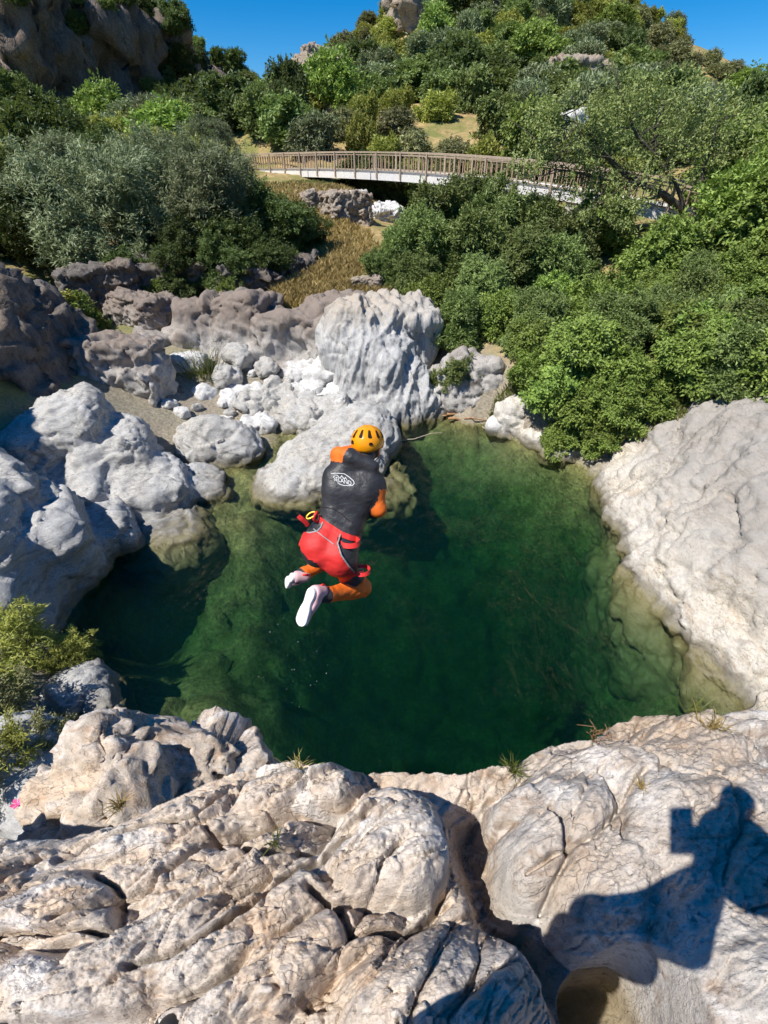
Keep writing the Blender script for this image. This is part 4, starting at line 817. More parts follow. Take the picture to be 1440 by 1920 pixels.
# scrub on the cliff top and its ledges
V, F = rock_bvh[-1]; N = vnormals(V, F); rng = np.random.default_rng(5); idx = np.where((N[:, 2] > .33))[0]; rng.shuffle(idx); got = []
for i in idx:
    p = V[i]; a_, b_, _ = to_px(p)
    if not (-120 < a_ < 480 and -80 < b_ < 230): continue
    if any(((p - g_) ** 2).sum() < 16 for g_ in got): continue
    if N[i, 2] < .72 and rng.uniform() < .85: continue
    got.append(p)
    plant('far_dark' if rng.uniform() < .6 else 'far_ever', 'oak_bush', 'dark bush growing on the dark cliff at the upper left', 'shrub', p - np.array([0, 0, .6]), rng.uniform(.7, 1.2), group='bushes on the cliff', parts=False)
    if len(got) > 170: break
print('cliff bushes', len(got), round(time.time() - T0, 1))
# --- grass on the banks (nobody could count it)
def grass(name, label, pts, n, hgt, wdt, mat, seed, sig=None, z=None):
    rng = np.random.default_rng(seed); B = []
    for (x, y, r) in pts:
        a = rng.uniform(0, 6.28, n); q = np.sqrt(rng.uniform(0, 1, n)) * r; B.append(np.stack([x + q * np.cos(a), y + q * np.sin(a)], 1))
    B = np.concatenate(B); gzv = ground(B[:, 0], B[:, 1]); P = np.stack([B[:, 0], B[:, 1], gzv - .02], 1); N_ = len(P)
    d = np.stack([rng.normal(size=N_) * .35, rng.normal(size=N_) * .35, np.ones(N_)], 1); h = hgt * rng.uniform(.5, 1.3, N_)[:, None]; s = np.stack([rng.normal(size=N_), rng.normal(size=N_), 0 * h[:, 0]], 1); s /= np.linalg.norm(s, axis=1, keepdims=True)
    V = np.stack([P - s * wdt / 2, P + s * wdt / 2, P + d * h * .55 + s * wdt * .3, P + d * h + np.array([1, 0, 0]) * h * .25 * rng.normal(size=(N_, 1))], 1).reshape(-1, 3)
    F = np.arange(4 * N_).reshape(-1, 4); v = rng.uniform(0, 1, N_)
    o = link(name, mesh_from(name, V, F, False, [mat], attr={'v': ('FACE', v)})); tag(o, label, 'grass', kind='stuff'); return o
gp = []
for px_, py_, y, r in [(650,470,26,2.2),(680,500,24,1.6),(700,540,21,1.3),(640,520,22.5,1.4),(600,550,20.5,1.5),(560,560,20,1.0),(620,430,29,2.2),(580,390,32,2.5),(540,360,34.5,2.5),(620,360,35,2.2),(660,345,37,1.6),(700,580,19,.9),(660,560,20,1.0)]:
    p = on_ground(px_, py_, y); gp.append((p[0], p[1], r))
grass('dry_grass', 'dry golden grass on the slope between the rocks and the bridge', gp, 2200, .30, .03, L['grass'], 3)
gp = []
for px_, py_, y, r in [(1160,520,21.5,1.2),(1150,570,19.5,1.2),(1300,760,11.2,.8),(1390,770,10.6,.8),(1230,745,11.8,.7),(600,330,38,2.5),(520,345,36,2.5),(100,640,17,1.2),(950,760,13.9,.5)]:
    p = on_ground(px_, py_, y); gp.append((p[0], p[1], r))
grass('green_grass', 'yellow green grass along the banks and the rock edge', gp, 2200, .17, .014, L['ggrass'], 4)
# ------------------------------------------------------------------ footbridge
M['rail'] = plain('weathered_rail', (0.42, 0.33, 0.24), .6, .3, .15, .2)
M['baluster'] = plain('brown_baluster', (0.36, 0.25, 0.17), .7, .3, .2, .2)
M['bwhite'] = plain('white_painted_beam', (0.74, 0.72, 0.69), .6, .3, .08, .1)
M['deck'] = plain('bridge_deck', (0.50, 0.47, 0.42), .9, .2, .15, .2)
M['bdark'] = plain('dark_steel', (0.06, 0.055, 0.05), .6, .3)
bp = np.array([at_y(400,319,53), at_y(470,318,49.5), at_y(580,320,43.5), at_y(700,323,38.5), at_y(830,330,35), at_y(950,343,32.3), at_y(1050,358,30), at_y(1150,376,27.8), at_y(1300,408,25.2)])
sL = np.concatenate([[0], np.cumsum(np.linalg.norm(np.diff(bp, axis=0), axis=1))])
cf = [np.polyfit(sL, bp[:, i], 4) for i in range(3)]
def bpt(s): return np.array([np.polyval(c, s) for c in cf])
def bside(s):
    d = bpt(s + .2) - bpt(s - .2); n = np.array([d[1], -d[0], 0]); return n / np.linalg.norm(n), d / np.linalg.norm(d)     # towards the camera
BW = 1.9; Ltot = sL[-1]
root = empty('footbridge', bpt(Ltot / 2)); tag(root, 'long curved footbridge with baluster railings and white beams crossing above the thicket', 'footbridge'); ro = np.array(root.location)
def sweep(name, s0, s1, off, z0, z1, wid, mat, n=40):
    """box section swept along the bridge: off from the near edge inwards, between heights z0, z1"""
    ss = np.linspace(s0, s1, n); V = []; F = []
    for i, s in enumerate(ss):
        p = bpt(s); nn, d = bside(s)
        for o_, z_ in ((off, z0), (off, z1), (off + wid, z1), (off + wid, z0)): V.append(p - nn * o_ + np.array([0, 0, z_]) - ro)
        if i:
            for j in range(4): q = (j + 1) % 4; F.append([4*(i-1)+j, 4*(i-1)+q, 4*i+q, 4*i+j])
    F.append([3, 2, 1, 0]); m = 4 * (n - 1); F.append([m, m+1, m+2, m+3])
    return link(name, mesh_from(name, np.array(V), np.array(F), False, [mat]), root)
sweep('deck', 0, Ltot, .10, -.10, 0, BW - .2, M['deck'], 60)
nb = 6
for i in range(nb):
    a, b = Ltot * i / nb + .04, Ltot * (i + 1) / nb - .04
    sweep('beam', a, b, 0, -.42, -.06, .16, M['bwhite'], 10); sweep('beam', a, b, BW - .16, -.42, -.06, .16, M['bwhite'], 10)
for off in (.0, BW - .07):
    sweep('handrail', 0, Ltot, off - .01, 1.02, 1.10, .08, M['rail'], 60); sweep('lower_rail', 0, Ltot, off + .01, .10, .15, .05, M['rail'], 60); sweep('middle_rail', 0, Ltot, off + .012, .90, .94, .045, M['rail'], 60)
    sweep('kerb', 0, Ltot, off + (.10 if off < 1 else -.14), .0, .09, .12, M['bwhite'], 60)
pm = box_mesh('post', (-.045, -.045, -.35), (.045, .045, 1.06), [M['rail']]); bm_ = box_mesh('baluster', (-.028, -.018, .13), (.028, .018, .92), [M['baluster']])
s = .3; k = 0
while s < Ltot:
    for off in (-.05, BW - .0):
        nn, d = bside(s); p = bpt(s) - nn * off
        o = link('post' if k % 6 == 0 else 'baluster', pm if k % 6 == 0 else bm_, root, p + (nn * -.05 if k % 6 else 0) - ro); o.rotation_euler = (0, 0, math.atan2(d[1], d[0]))
    s += .345; k += 1
for s in (Ltot * .13, Ltot * .62, Ltot * .85):       # piers
    p = bpt(s); nn, d = bside(s); c = p - nn * BW / 2; g0 = gz(c[0], c[1]) - .5
    o = link('pier', box_mesh('pier', (-.35, -.8, g0 - c[2]), (.35, .8, -.12), [M['deck']]), root, c - ro); o.rotation_euler = (0, 0, math.atan2(d[1], d[0]))
# ------------------------------------------------------------------ leaning tree over the right end of the bridge
rng = np.random.default_rng(21)
tb = on_ground(1310, 440, 25.5); tr = empty('leaning_tree', tb); tag(tr, 'leaning tree with bare twisted limbs over the right end of the bridge', 'tree')
limb_px = [[(1310,440,25.5),(1285,400,25.2),(1245,365,25),(1200,345,24.8),(1165,320,24.6),(1125,285,24.5),(1095,245,24.5),(1060,215,24.6)], [(1200,345,24.8),(1150,340,24.4),(1090,325,24.2),(1040,318,24)], [(1285,400,25.2),(1265,340,25.2),(1235,300,25.3),(1225,250,25.6),(1240,200,26)], [(1235,300,25.3),(1195,255,25.2),(1175,205,25.3)], [(1300,420,25.4),(1310,350,25.8),(1330,290,26.2),(1345,230,26.6)], [(1245,365,25),(1180,385,24.2),(1120,380,23.8),(1090,400,23.6)], [(1125,285,24.5),(1070,285,24.3),(1020,270,24.2)]]
parts = []; ends = []
for j, lp in enumerate(limb_px):
    P = np.array([at_y(*q) for q in lp]) - tb
    if j == 0: P[0] = (0, 0, -.3)
    Pn = np.concatenate([wiggle(P[i], P[i+1], 4, .07, rng)[:-1] for i in range(len(P)-1)] + [P[-1:]])
    parts.append(tube(Pn, np.linspace(.20 if j == 0 else .10, .025, len(Pn)), 7)); ends += [p for p in Pn[len(Pn)//3:]]
tw = []
for p in ends:
    for q in range(4):
        e = p + rng.normal(size=3) * np.array([.75, .6, .6]); parts.append(tube(wiggle(p, e, 4, .12, rng), np.linspace(.022, .006, 4), 4)); tw.append((p, e))
V, F = merge(parts); link('trunk', clean_quads('leaning_trunk', V, F, [M['bark']]), tr)
SP_ = []
for p, e in tw:
    for q in range(26): SP_.append(p + (e - p) * rng.uniform(.35, 1.35) + rng.normal(size=3) * .30)
lc = np.array([at_y(*q) for q in [(1000,290,24.2),(1060,200,24.8),(1110,230,24.8),(1150,190,25.3),(1200,170,26),(1260,170,26),(1330,190,26.5),(1380,230,26.5),(1300,230,26.3),(1030,240,24.5),(1060,310,23.9),(1120,330,24),(1380,300,26),(1250,230,26),(1160,400,23.5),(1340,330,26)]]) - tb
for c in lc:
    d = rng.normal(size=(420, 3)); d /= np.linalg.norm(d, axis=1, keepdims=True); SP_ += list(c + d * rng.uniform(.3, 1.0, (420, 1)) ** .6 * np.array([1.25, 1.0, .85]))
SP_ = np.array(SP_); SP_ = SP_[fbm(SP_ * 1.1, 2, 8) > .03]
V, F, v = leaves_at(SP_, rng.normal(size=SP_.shape) * .5 + np.array([0, 0, .3]), rng, 4, .14, .06, .8)
link('crown', mesh_from('leaning_crown', V, F, False, [leaf_mat('pale_tree_leaves', (0.15, 0.19, 0.06), (0.33, 0.38, 0.13), (0.45, 0.46, 0.2), .25)], attr={'v': ('FACE', v)}), tr)
# ------------------------------------------------------------------ fan palm
pb = on_ground(1232, 510, 22.5); pr_ = empty('fan_palm', pb); tag(pr_, 'small fan palm with yellowed lower fronds beside the dirt path', 'palm')
V, F = tube([(0,0,-.2),(0,0,.5),(.03,0,1.0)], [.16,.15,.12], 8); link('trunk', clean_quads('palm_trunk', V, F, [M['bark']]), pr_)
Lg = leaf_mat('palm_green', (0.07,0.10,0.03), (0.17,0.21,0.06), (0.30,0.30,0.10)); Ly = leaf_mat('palm_dry', (0.25,0.21,0.07), (0.42,0.35,0.13), (0.5,0.42,0.2))
for i in range(20):
    az = i * 2.4; el = [1.2, .8, .4, 0, -.5][i % 5] + rng.normal() * .12; d = np.array([math.cos(az) * math.cos(el), math.sin(az) * math.cos(el), math.sin(el)])
    o0 = np.array([0, 0, 1.0]); h0 = o0 + d * .7; sd = np.cross(d, (0, 0, 1)); sd /= np.linalg.norm(sd); up = np.cross(sd, d); Vs = []; Fs = []
    V, F = tube([o0, (o0 + h0) / 2 + np.array([0,0,.03]), h0], [.018,.015,.012], 4); Vs.append(V); Fs = [list(f) for f in F]; n0 = len(V); Vs = [V]
    for b_ in np.linspace(-1.5, 1.5, 17):
        e = d * math.cos(b_) + sd * math.sin(b_); w = np.cross(e, up) * .028; ln_ = .62 * (1 - .12 * abs(b_))
        Vs.append(np.array([h0, h0 + e * ln_ * .5 + w, h0 + e * ln_ - up * .12 - np.array([0,0,.05]), h0 + e * ln_ * .5 - w])); Fs.append([n0, n0+1, n0+2, n0+3]); n0 += 4
    me = clean_quads('frond', np.concatenate(Vs), np.array(Fs), [Ly if i % 5 == 4 or i % 7 == 3 else Lg], False)
    a = me.attributes.new('v', 'FLOAT', 'FACE'); a.data.foreach_set('value', rng.uniform(0, 1, len(me.polygons)).astype(np.float32)); link('frond', me, pr_)
# ------------------------------------------------------------------ swim ring
wp = on_ground(1152, 566, 20.6); wp[2] += .22; blue = plain('blue_vinyl', (0.06, 0.16, 0.50), .3, .5); whitev = plain('white_vinyl', (0.75, 0.75, 0.74), .3, .5)
R_, r_, nu, nv = .27, .075, 32, 10; V = []; F = []; mi = []
for i in range(nu):
    for j in range(nv):
        a, b = 2*math.pi*i/nu, 2*math.pi*j/nv; V.append(((R_ + r_*math.cos(b))*math.cos(a), (R_ + r_*math.cos(b))*math.sin(a), r_*math.sin(b)))
        F.append([i*nv+j, ((i+1)%nu)*nv+j, ((i+1)%nu)*nv+(j+1)%nv, i*nv+(j+1)%nv]); mi.append(1 if j in (0, 9, 8) or i % 8 == 0 else 0)
ring = link('swim_ring', mesh_from('swim_ring', V, F, True, [whitev, blue], mi), loc=wp); ring.rotation_euler = (.45, .15, 0); tag(ring, 'blue and white inflatable swim ring lying on the bank', 'swim ring')
# ------------------------------------------------------------------ driftwood at the far shore
M['drift'] = plain('reddish_driftwood', (0.34, 0.19, 0.10), .85, .2, .3, .3); M['drift2'] = plain('pale_driftwood', (0.48, 0.40, 0.30), .85, .2, .3, .3)
for i, (x0, y0, x1, y1, r, m) in enumerate([(835,768,920,790,.035,'drift'),(850,762,905,795,.03,'drift2'),(838,776,900,780,.045,'drift'),(860,772,960,800,.022,'drift2'),(845,758,940,782,.02,'drift2'),(870,785,935,796,.025,'drift'),(830,780,880,768,.03,'drift'),(880,770,915,805,.02,'drift2'),(750,826,835,812,.018,'drift2'),(905,785,990,800,.018,'drift2'),(840,785,895,787,.05,'drift'),(868,766,930,776,.03,'drift')]):
    a, b = at_z(x0, y0, .06 + .05 * (i % 3)), at_z(x1, y1, .05); c = (a + b) / 2
    V, F = tube(wiggle(a, b, 7, .09, rng) - c, np.linspace(r, r * .55, 7), 6)
    tag(link('driftwood_stick', clean_quads('driftwood_stick', V, F, [M[m]]), None, c), 'thin pale reed floating on the water just right of the helmet' if i == 8 else 'driftwood stick in the reddish heap at the far shore of the pool', 'driftwood', None if i == 8 else 'driftwood at the far shore')
# ------------------------------------------------------------------ tufts and small plants
def tuft_mesh(name, n, h, w, spread, mat, seed, droop=.25):
    rng = np.random.default_rng(seed); V = []; vv = []
    d = np.stack([rng.normal(size=n) * spread, rng.normal(size=n) * spread, np.ones(n)], 1); d /= np.linalg.norm(d, axis=1, keepdims=True)
    P = np.stack([rng.normal(size=n) * .12 * h, rng.normal(size=n) * .12 * h, np.zeros(n) - .01], 1); hh = h * rng.uniform(.45, 1.1, n)[:, None]
    s_ = np.cross(d, rng.normal(size=(n, 3))); s_ /= np.linalg.norm(s_, axis=1, keepdims=True); out = d * np.array([1, 1, 0])
    m1 = P + d * hh * .5; m2 = P + d * hh * .8 + out * hh * droop * .4 - np.array([0,0,1]) * hh * droop * .15; tp = P + d * hh + out * hh * droop - np.array([0,0,1]) * hh * droop * .5
    Vq = np.stack([P - s_*w/2, P + s_*w/2, m1 + s_*w*.5, m1 - s_*w*.5, m2 + s_*w*.35, m2 - s_*w*.35, tp], 1).reshape(-1, 3)
    F = []
    for i in range(n):
        b = 7 * i; F += [[b, b+1, b+2, b+3], [b+3, b+2, b+4, b+5], [b+5, b+4, b+6, b+6]]
    me = clean_quads(name, Vq, np.array(F), [mat], False); a = me.attributes.new('v', 'FLOAT', 'FACE'); a.data.foreach_set('value', np.repeat(rng.uniform(0, 1, n), 3).astype(np.float32)); return me
def tuft(label, loc, n, h, w, spread, mat, seed, name='grass_tuft', cat='grass', droop=.25):
    return tag(link(name, tuft_mesh(name, n, h, w, spread, mat, seed, droop), None, loc), label, cat)
p = at_z(338, 745, .35); p = np.array([p[0]-.1, 16.0, .3]); tuft('tall green reed tuft growing among the white boulders', (-6.15,15.6,.45), 260, 1.9, .022, .28, L['ggrass'], 1, 'reed_tuft', 'reed', .35)
tuft('spiky green grass tuft in the crack beside the round boulder dome', ledge_at(625, 1505), 70, .13, .004, .5, L['ggrass'], 2)
tuft('dry grass tuft on the lip of the ledge above the pool', ledge_at(560, 1440), 40, .10, .003, .5, L['grass'], 3)
tuft('yellow green grass tuft on the lip right of the shaded hollow', ledge_at(962, 1445), 80, .10, .004, .55, L['ggrass'], 4)
tuft('dry straw tuft near the right end of the ledge lip', ledge_at(1335, 1365), 80, .14, .003, .5, L['grass'], 5)
tuft('thin green grass tuft at the right end of the lip', ledge_at(1300, 1335), 50, .16, .003, .4, L['ggrass'], 6)
tuft('small straw patch in a crack of the brown ledge', ledge_at(1205, 1475), 50, .06, .003, .6, L['grass'], 7)
tuft('tiny green sprout in the dark crack of the tan ledge', ledge_at(515, 1575), 30, .05, .004, .6, L['ggrass'], 8)
tuft('dry moss tuft on the grey white knob', ledge_at(190, 1560) + np.array([-.25, .3, -.55]), 60, .12, .004, .6, L['grass'], 9)
q = at_z(1390, 1030, 1.5); q = np.array([7.05, 6.55, 1.42]); tuft('small leafy green plant rooted in the grey face of the cream bank', q, 60, .30, .02, .7, L['ggrass'], 12, 'small_plant', 'plant')
# dry twiggy plant on the lip
p = ledge_at(1112, 1378); parts = []
for i in range(9):
    e = np.array([rng.normal() * .05, rng.normal() * .03, rng.uniform(.07, .13)]); q = wiggle((0, 0, -.01), e, 5, .012, rng); parts.append(tube(q, np.linspace(.0025, .0012, 5), 4))
    for z_ in range(3): s0 = q[2 + z_ % 3]; parts.append(tube(wiggle(s0, s0 + rng.normal(size=3) * .025 + np.array([0, 0, .02]), 3, .004, rng), [.0015, .0012, .001], 4))
V, F = merge(parts); tag(link('dry_twig_plant', clean_quads('dry_twig_plant', V, F, [M['drift']]), None, p), 'dead reddish twiggy plant on the ledge lip', 'plant')
# near bushes at the lower left
PR['near_broom'] = make_crown('near_broom', 41, 1.3, .9, 12, 520, 6, .075, .016, .6, L['broom'], base=.05, gap=.16)
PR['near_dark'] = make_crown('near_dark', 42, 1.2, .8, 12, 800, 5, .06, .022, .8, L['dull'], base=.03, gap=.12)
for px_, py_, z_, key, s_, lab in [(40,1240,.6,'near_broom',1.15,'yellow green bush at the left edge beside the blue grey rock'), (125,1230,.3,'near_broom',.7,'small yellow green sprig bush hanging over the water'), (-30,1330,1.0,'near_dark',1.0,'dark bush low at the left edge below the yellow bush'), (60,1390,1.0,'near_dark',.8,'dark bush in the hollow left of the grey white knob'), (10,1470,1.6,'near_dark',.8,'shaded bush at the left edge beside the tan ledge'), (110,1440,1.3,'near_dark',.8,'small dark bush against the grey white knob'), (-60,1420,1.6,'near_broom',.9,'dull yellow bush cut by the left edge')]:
    q = at_z(px_, py_, z_); g_ = gz(q[0], q[1]); plant(key, 'shrub', lab, 'shrub', (q[0], q[1], min(z_ - .3, g_ + .4) if z_ - g_ < 1 else g_ - .1), s_)
# pink oleander flowers at the lower left
fl = plain('pink_petals', (0.75, 0.10, 0.28), .5, .3)
for i, (px_, py_, z_) in enumerate([(32, 1508, 2.6)]):
    q = at_z(px_, py_, z_); parts = []
    for a in range(5):
        th = a * 1.257; e = np.array([math.cos(th), math.sin(th), .5]); s_ = np.array([-math.sin(th), math.cos(th), 0]) * .018
        parts.append((np.array([(0,0,0), e*.03+s_, e*.05, e*.03-s_]), np.array([[0,1,2,3]])))
    parts.append(tube([(0,0,0),(.01,.01,-.4),(.0,.02,-1.2)], .006, 4)); V, F = merge(parts)
    tag(link('oleander_flower', clean_quads('oleander_flower', V, F, [fl], False), None, q), 'single pink flower at the lower left edge', 'flower')
# ------------------------------------------------------------------ people
M['neo'] = plain('black_neoprene', (0.030, 0.030, 0.034), .48, .45, .25, .35, 60)
M['orange'] = plain('orange_neoprene', (0.78, 0.16, 0.018), .55, .35, .12, .2, 300)
M['skin'] = plain('skin', (0.55, 0.33, 0.23), .55, .35)
M['hair'] = plain('dark_hair', (0.03, 0.02, 0.015), .6, .3)
M['red'] = plain('red_harness_fabric', (0.66, 0.030, 0.026), .5, .4, .12, .3, 250)
M['redstrap'] = plain('red_strap', (0.72, 0.035, 0.03), .5, .4)
M['trim'] = plain('grey_piping', (0.30, 0.31, 0.30), .5, .4)
M['helmet'] = plain('yellow_helmet_shell', (0.86, 0.32, 0.006), .25, .5, .03)
M['vent'] = plain('dark_vent', (0.02, 0.012, 0.008), .7, .2)
M['shoewhite'] = plain('white_shoe_sole', (0.80, 0.78, 0.78), .6, .3, .04)
M['shoepink'] = plain('pink_white_shoe', (0.66, 0.42, 0.44), .65, .3, .2)
M['carab'] = plain('yellow_carabiner', (0.75, 0.42, 0.03), .3, .5, Metallic=.4)
M['steel'] = plain('steel_buckle', (0.55, 0.55, 0.56), .3, .5, Metallic=.9)
M['logo'] = plain('white_print', (0.80, 0.80, 0.80), .5, .3)
M['shoeblack'] = plain('black_shoe', (0.035, 0.033, 0.03), .5, .4, .3, .3)
def figure(name, prims, mats, k, cell, origin):
    """prims: (primitive, material index). One continuous body surface."""
    pr = [p for p, m in prims]; V, F = sdf_mesh(pr, k, cell); ce = V[F].mean(1)
    D = np.stack([sd_prim(ce, p) for p in pr], 1); mi = np.array([m for _, m in prims])[np.argmin(D, 1)]
    N = vnormals(V, F); q = V.astype(np.float32); V = V + N * (.0045 * fbm(q * np.array([9, 9, 22], np.float32), 3, 3, ridged=True) + .004 * fbm(q * 14, 2, 4))[:, None]
    o = link(name, mesh_from(name, V - origin, F, True, mats, mi), loc=origin); return o, V, F
def J(zx, zy, zc): return at_c(480 + zx / 4.363, 760 + zy / 4.363, zc)
def cap(a, b, ra, rb=None): return ('c', a, b, ra, ra if rb is None else rb)
def fingers(wrist, d, up, m, s=1.0):
    d = d / np.linalg.norm(d); sd = np.cross(d, up); sd /= np.linalg.norm(sd); up = np.cross(sd, d); out = [(cap(wrist, wrist + d * .07 * s, .026, .03), m)]
    for i, l in enumerate((.055, .068, .062, .048)):
        b0 = wrist + d * .08 * s + sd * (.033 - .022 * i); k1 = b0 + d * l * .55 - up * .006; out += [(cap(b0, k1, .0095, .009), m), (cap(k1, k1 + d * l * .35 - up * l * .45, .009, .008), m)]
    t0 = wrist + d * .02 + sd * .03; out += [(cap(t0, t0 + d * .03 + sd * .03, .012, .011), m), (cap(t0 + d * .03 + sd * .03, t0 + d * .065 + sd * .035 - up * .015, .011, .009), m)]
    return out
B, O, S, H = 0, 1, 2, 3
sh_r, el_r = J(985,635,3.20), J(1000,850,3.22); wr_r = J(880,905,3.48)
sh_l, el_l = J(700,505,3.20), J(668,402,3.24); wr_l = J(830,350,3.47)
hip_l, hip_r = J(505,1175,3.20), J(690,1240,3.20); kn_l, kn_r = J(640,1235,3.60), J(862,1490,3.46); an_l, an_r = J(338,1412,3.40), J(535,1562,3.12)
def lerp(a, b, t_): return a + (b - a) * t_
prims = [(cap(J(655,590,3.20), J(920,625,3.20), .092), B), (cap(J(655,700,3.20), J(890,720,3.20), .100), B), (cap(J(650,820,3.22), J(820,845,3.22), .096), B), (cap(J(640,930,3.22), J(770,985,3.22), .098), B), (cap(J(560,1060,3.22), J(720,1120,3.22), .115), B),
         (cap(J(505,1150,3.17), J(515,1190,3.18), .112), B), (cap(J(680,1215,3.17), J(690,1250,3.18), .118), B), (cap(J(860,560,3.22), J(900,420,3.28), .075, .06), B),
         (cap(J(785,428,3.13), J(962,500,3.14), .055, .040), B), (cap(J(710,520,3.16), J(800,470,3.16), .045), B),
         (cap(sh_r, lerp(sh_r, el_r, .12), .058), B), (cap(lerp(sh_r, el_r, .2), el_r, .055, .047), O), (cap(el_r, lerp(el_r, wr_r, .25), .044, .042), B), (cap(lerp(el_r, wr_r, .25), wr_r, .042, .032), B),
         (cap(sh_l, lerp(sh_l, el_l, .25), .055), B), (cap(J(735,408,3.15), J(675,402,3.19), .053, .052), O), (cap(el_l, wr_l, .044, .032), O),
         (cap(hip_l, lerp(hip_l, kn_l, .6), .095, .075), B), (cap(lerp(hip_l, kn_l, .6), kn_l, .073, .062), O), (cap(kn_l, lerp(kn_l, an_l, .82), .058, .044), O), (cap(lerp(kn_l, an_l, .86), an_l, .043, .040), B),
         (cap(hip_r, lerp(hip_r, kn_r, .55), .098, .080), B), (cap(lerp(hip_r, kn_r, .62), kn_r, .074, .062), O), (cap(kn_r, lerp(kn_r, an_r, .22), .062, .059), O), (cap(lerp(kn_r, an_r, .22), lerp(kn_r, an_r, .84), .059, .045), O), (cap(lerp(kn_r, an_r, .88), an_r, .044, .040), B),
         (cap(lerp(kn_r, an_r, -.02) + np.array([.0, .02, -.03]), lerp(kn_r, an_r, .8) + np.array([0, .02, -.025]), .050, .036), B),
         (('e', J(905,335,3.32), (.076, .095, .105)), H), (('e', J(905,360,3.37), (.066, .075, .09)), S), (cap(J(905,380,3.46), J(905,372,3.47), .016, .012), S)]
for sx_e in (-1, 1): prims.append((('e', J(905 + sx_e * 92, 372, 3.34), (.014, .024, .032)), S))
prims += fingers(wr_r, J(800,800,3.52) - wr_r, np.array([0, 1., .2]), B) + fingers(wr_l, J(880,345,3.50) - wr_l, np.array([0, 1., 0]), B)
jo = J(640,1200,3.2)
per, BV, BF = figure('person', prims, [M['neo'], M['orange'], M['skin'], M['hair']], .045, .0095, jo)
tag(per, 'jumper in black and orange wetsuit, knees tucked, seen from behind in mid air', 'person')
bvh = BVHTree.FromPolygons([tuple(v) for v in BV], [tuple(int(i) for i in f) for f in BF])
fwd = np.array([0, CP, -SP])
def skin_pt(zx, zy, lift):
    d = ray(480 + zx / 4.363, 760 + zy / 4.363); d = d / np.linalg.norm(d); h = bvh.ray_cast(Vector(CAM), Vector(d))
    if h[0] is None: return None
    return np.array(h[0]) - d * lift
def draped(pts, lift, n=8):
    out = []; last = None
    for (x0, y0), (x1, y1) in zip(pts[:-1], pts[1:]):
        for t_ in np.linspace(0, 1, n, endpoint=False):
            q = skin_pt(x0 + (x1 - x0) * t_, y0 + (y1 - y0) * t_, lift)
            if q is not None: out.append(q)
    q = skin_pt(*pts[-1], lift); 
    if q is not None: out.append(q)
    return np.array(out)
def pch(name, V, F, mat, smooth=True, parent=None):
    parent = parent or per; return link(name, clean_quads(name, np.asarray(V) - jo, np.asarray(F), mat if isinstance(mat, list) else [mat], smooth), parent)
def inside(poly, x, y):
    r = np.zeros(len(x), bool); n = len(poly)
    for i in range(n):
        x0, y0 = poly[i]; x1, y1 = poly[(i + 1) % n]; c = (y0 > y) != (y1 > y); r ^= c & (x < (x1 - x0) * (y - y0) / ((y1 - y0) + 1e-12) + x0)
    return r
# red seat protector: a cloth shell over the seat, with piping
ZX, ZY, _ = to_px(BV); ZX = (ZX - 480) * 4.363; ZY = (ZY - 760) * 4.363; BN = vnormals(BV, BF)
view = BV - CAM; view /= np.linalg.norm(view, axis=1, keepdims=True); facing = (BN * view).sum(1) < .25
seat = [(372,1035),(440,1042),(500,1030),(530,1000),(548,955),(620,1000),(692,1052),(668,1130),(700,1230),(758,1312),(818,1382),(750,1430),(690,1452),(600,1400),(515,1318),(500,1290),(430,1255),(385,1195),(350,1120)]
fm = inside(seat, ZX, ZY)[BF].all(1) & facing[BF].all(1); f = BF[fm]; u, inv = np.unique(f, return_inverse=True); SV = BV[u] + BN[u] * .012; SF = inv.reshape(f.shape)
sv2 = BV[u] + BN[u] * .003; se = pch('seat_protector', np.concatenate([SV, sv2]), np.concatenate([SF, SF[:, ::-1] + len(SV)]), M['red'])
pp = draped([(372,1035),(440,1042),(500,1030),(530,1000),(548,955)], .016); V, F = tube(pp, .006, 5); pch('piping', V, F, M['trim'], parent=se)
pp = draped([(692,1055),(668,1130),(700,1230),(758,1312),(812,1378)], .016); V, F = tube(pp, .006, 5); pch('piping', V, F, M['trim'], parent=se)
pp = draped([(470,1010),(560,1080),(640,1140)], .016); V, F = tube(pp, .004, 5); pch('seam', V, F, M['trim'], parent=se)
def ribbon(P, w, axis, th=.003):
    P = np.asarray(P); T = np.gradient(P, axis=0); T /= np.linalg.norm(T, axis=1, keepdims=True); a = np.broadcast_to(axis, P.shape); a = a - T * (a * T).sum(1, keepdims=True); a = a / np.linalg.norm(a, axis=1, keepdims=True); nrm = np.cross(T, a)
    V = np.stack([P + a * w / 2 + nrm * th, P - a * w / 2 + nrm * th, P - a * w / 2 - nrm * th, P + a * w / 2 - nrm * th], 1).reshape(-1, 3); F = []
    for i in range(len(P) - 1):
        for j in range(4): q = (j + 1) % 4; F.append([4*i+j, 4*i+q, 4*i+4+q, 4*i+4+j])
    n = 4 * (len(P) - 1); F += [[3, 2, 1, 0], [n, n+1, n+2, n+3]]; return V, F
UP = np.array([0, SP, CP]); RT = np.array([1., 0, 0])
pp = draped([(498,885),(520,930),(560,965),(640,1015),(700,1055),(780,1085),(845,1095)], .012); V, F = ribbon(pp, .036, UP); pch('waist_belt', V, F, M['redstrap'], False)
def loop(cx, cy, zc, rx, ry, w, ax, rot=0, n=22):
    a = np.linspace(0, 2 * math.pi, n); c = J(cx, cy, zc); e1 = RT * math.cos(rot) + fwd * math.sin(rot); e2 = UP * .5 + fwd * .85; e2 /= np.linalg.norm(e2)
    return ribbon(c + np.outer(np.cos(a), e1) * rx + np.outer(np.sin(a), e2) * ry, w, ax)
V, F = loop(768,1120,3.10,.062,.045,.034,UP); pch('gear_loop', V, F, M['redstrap'], False)
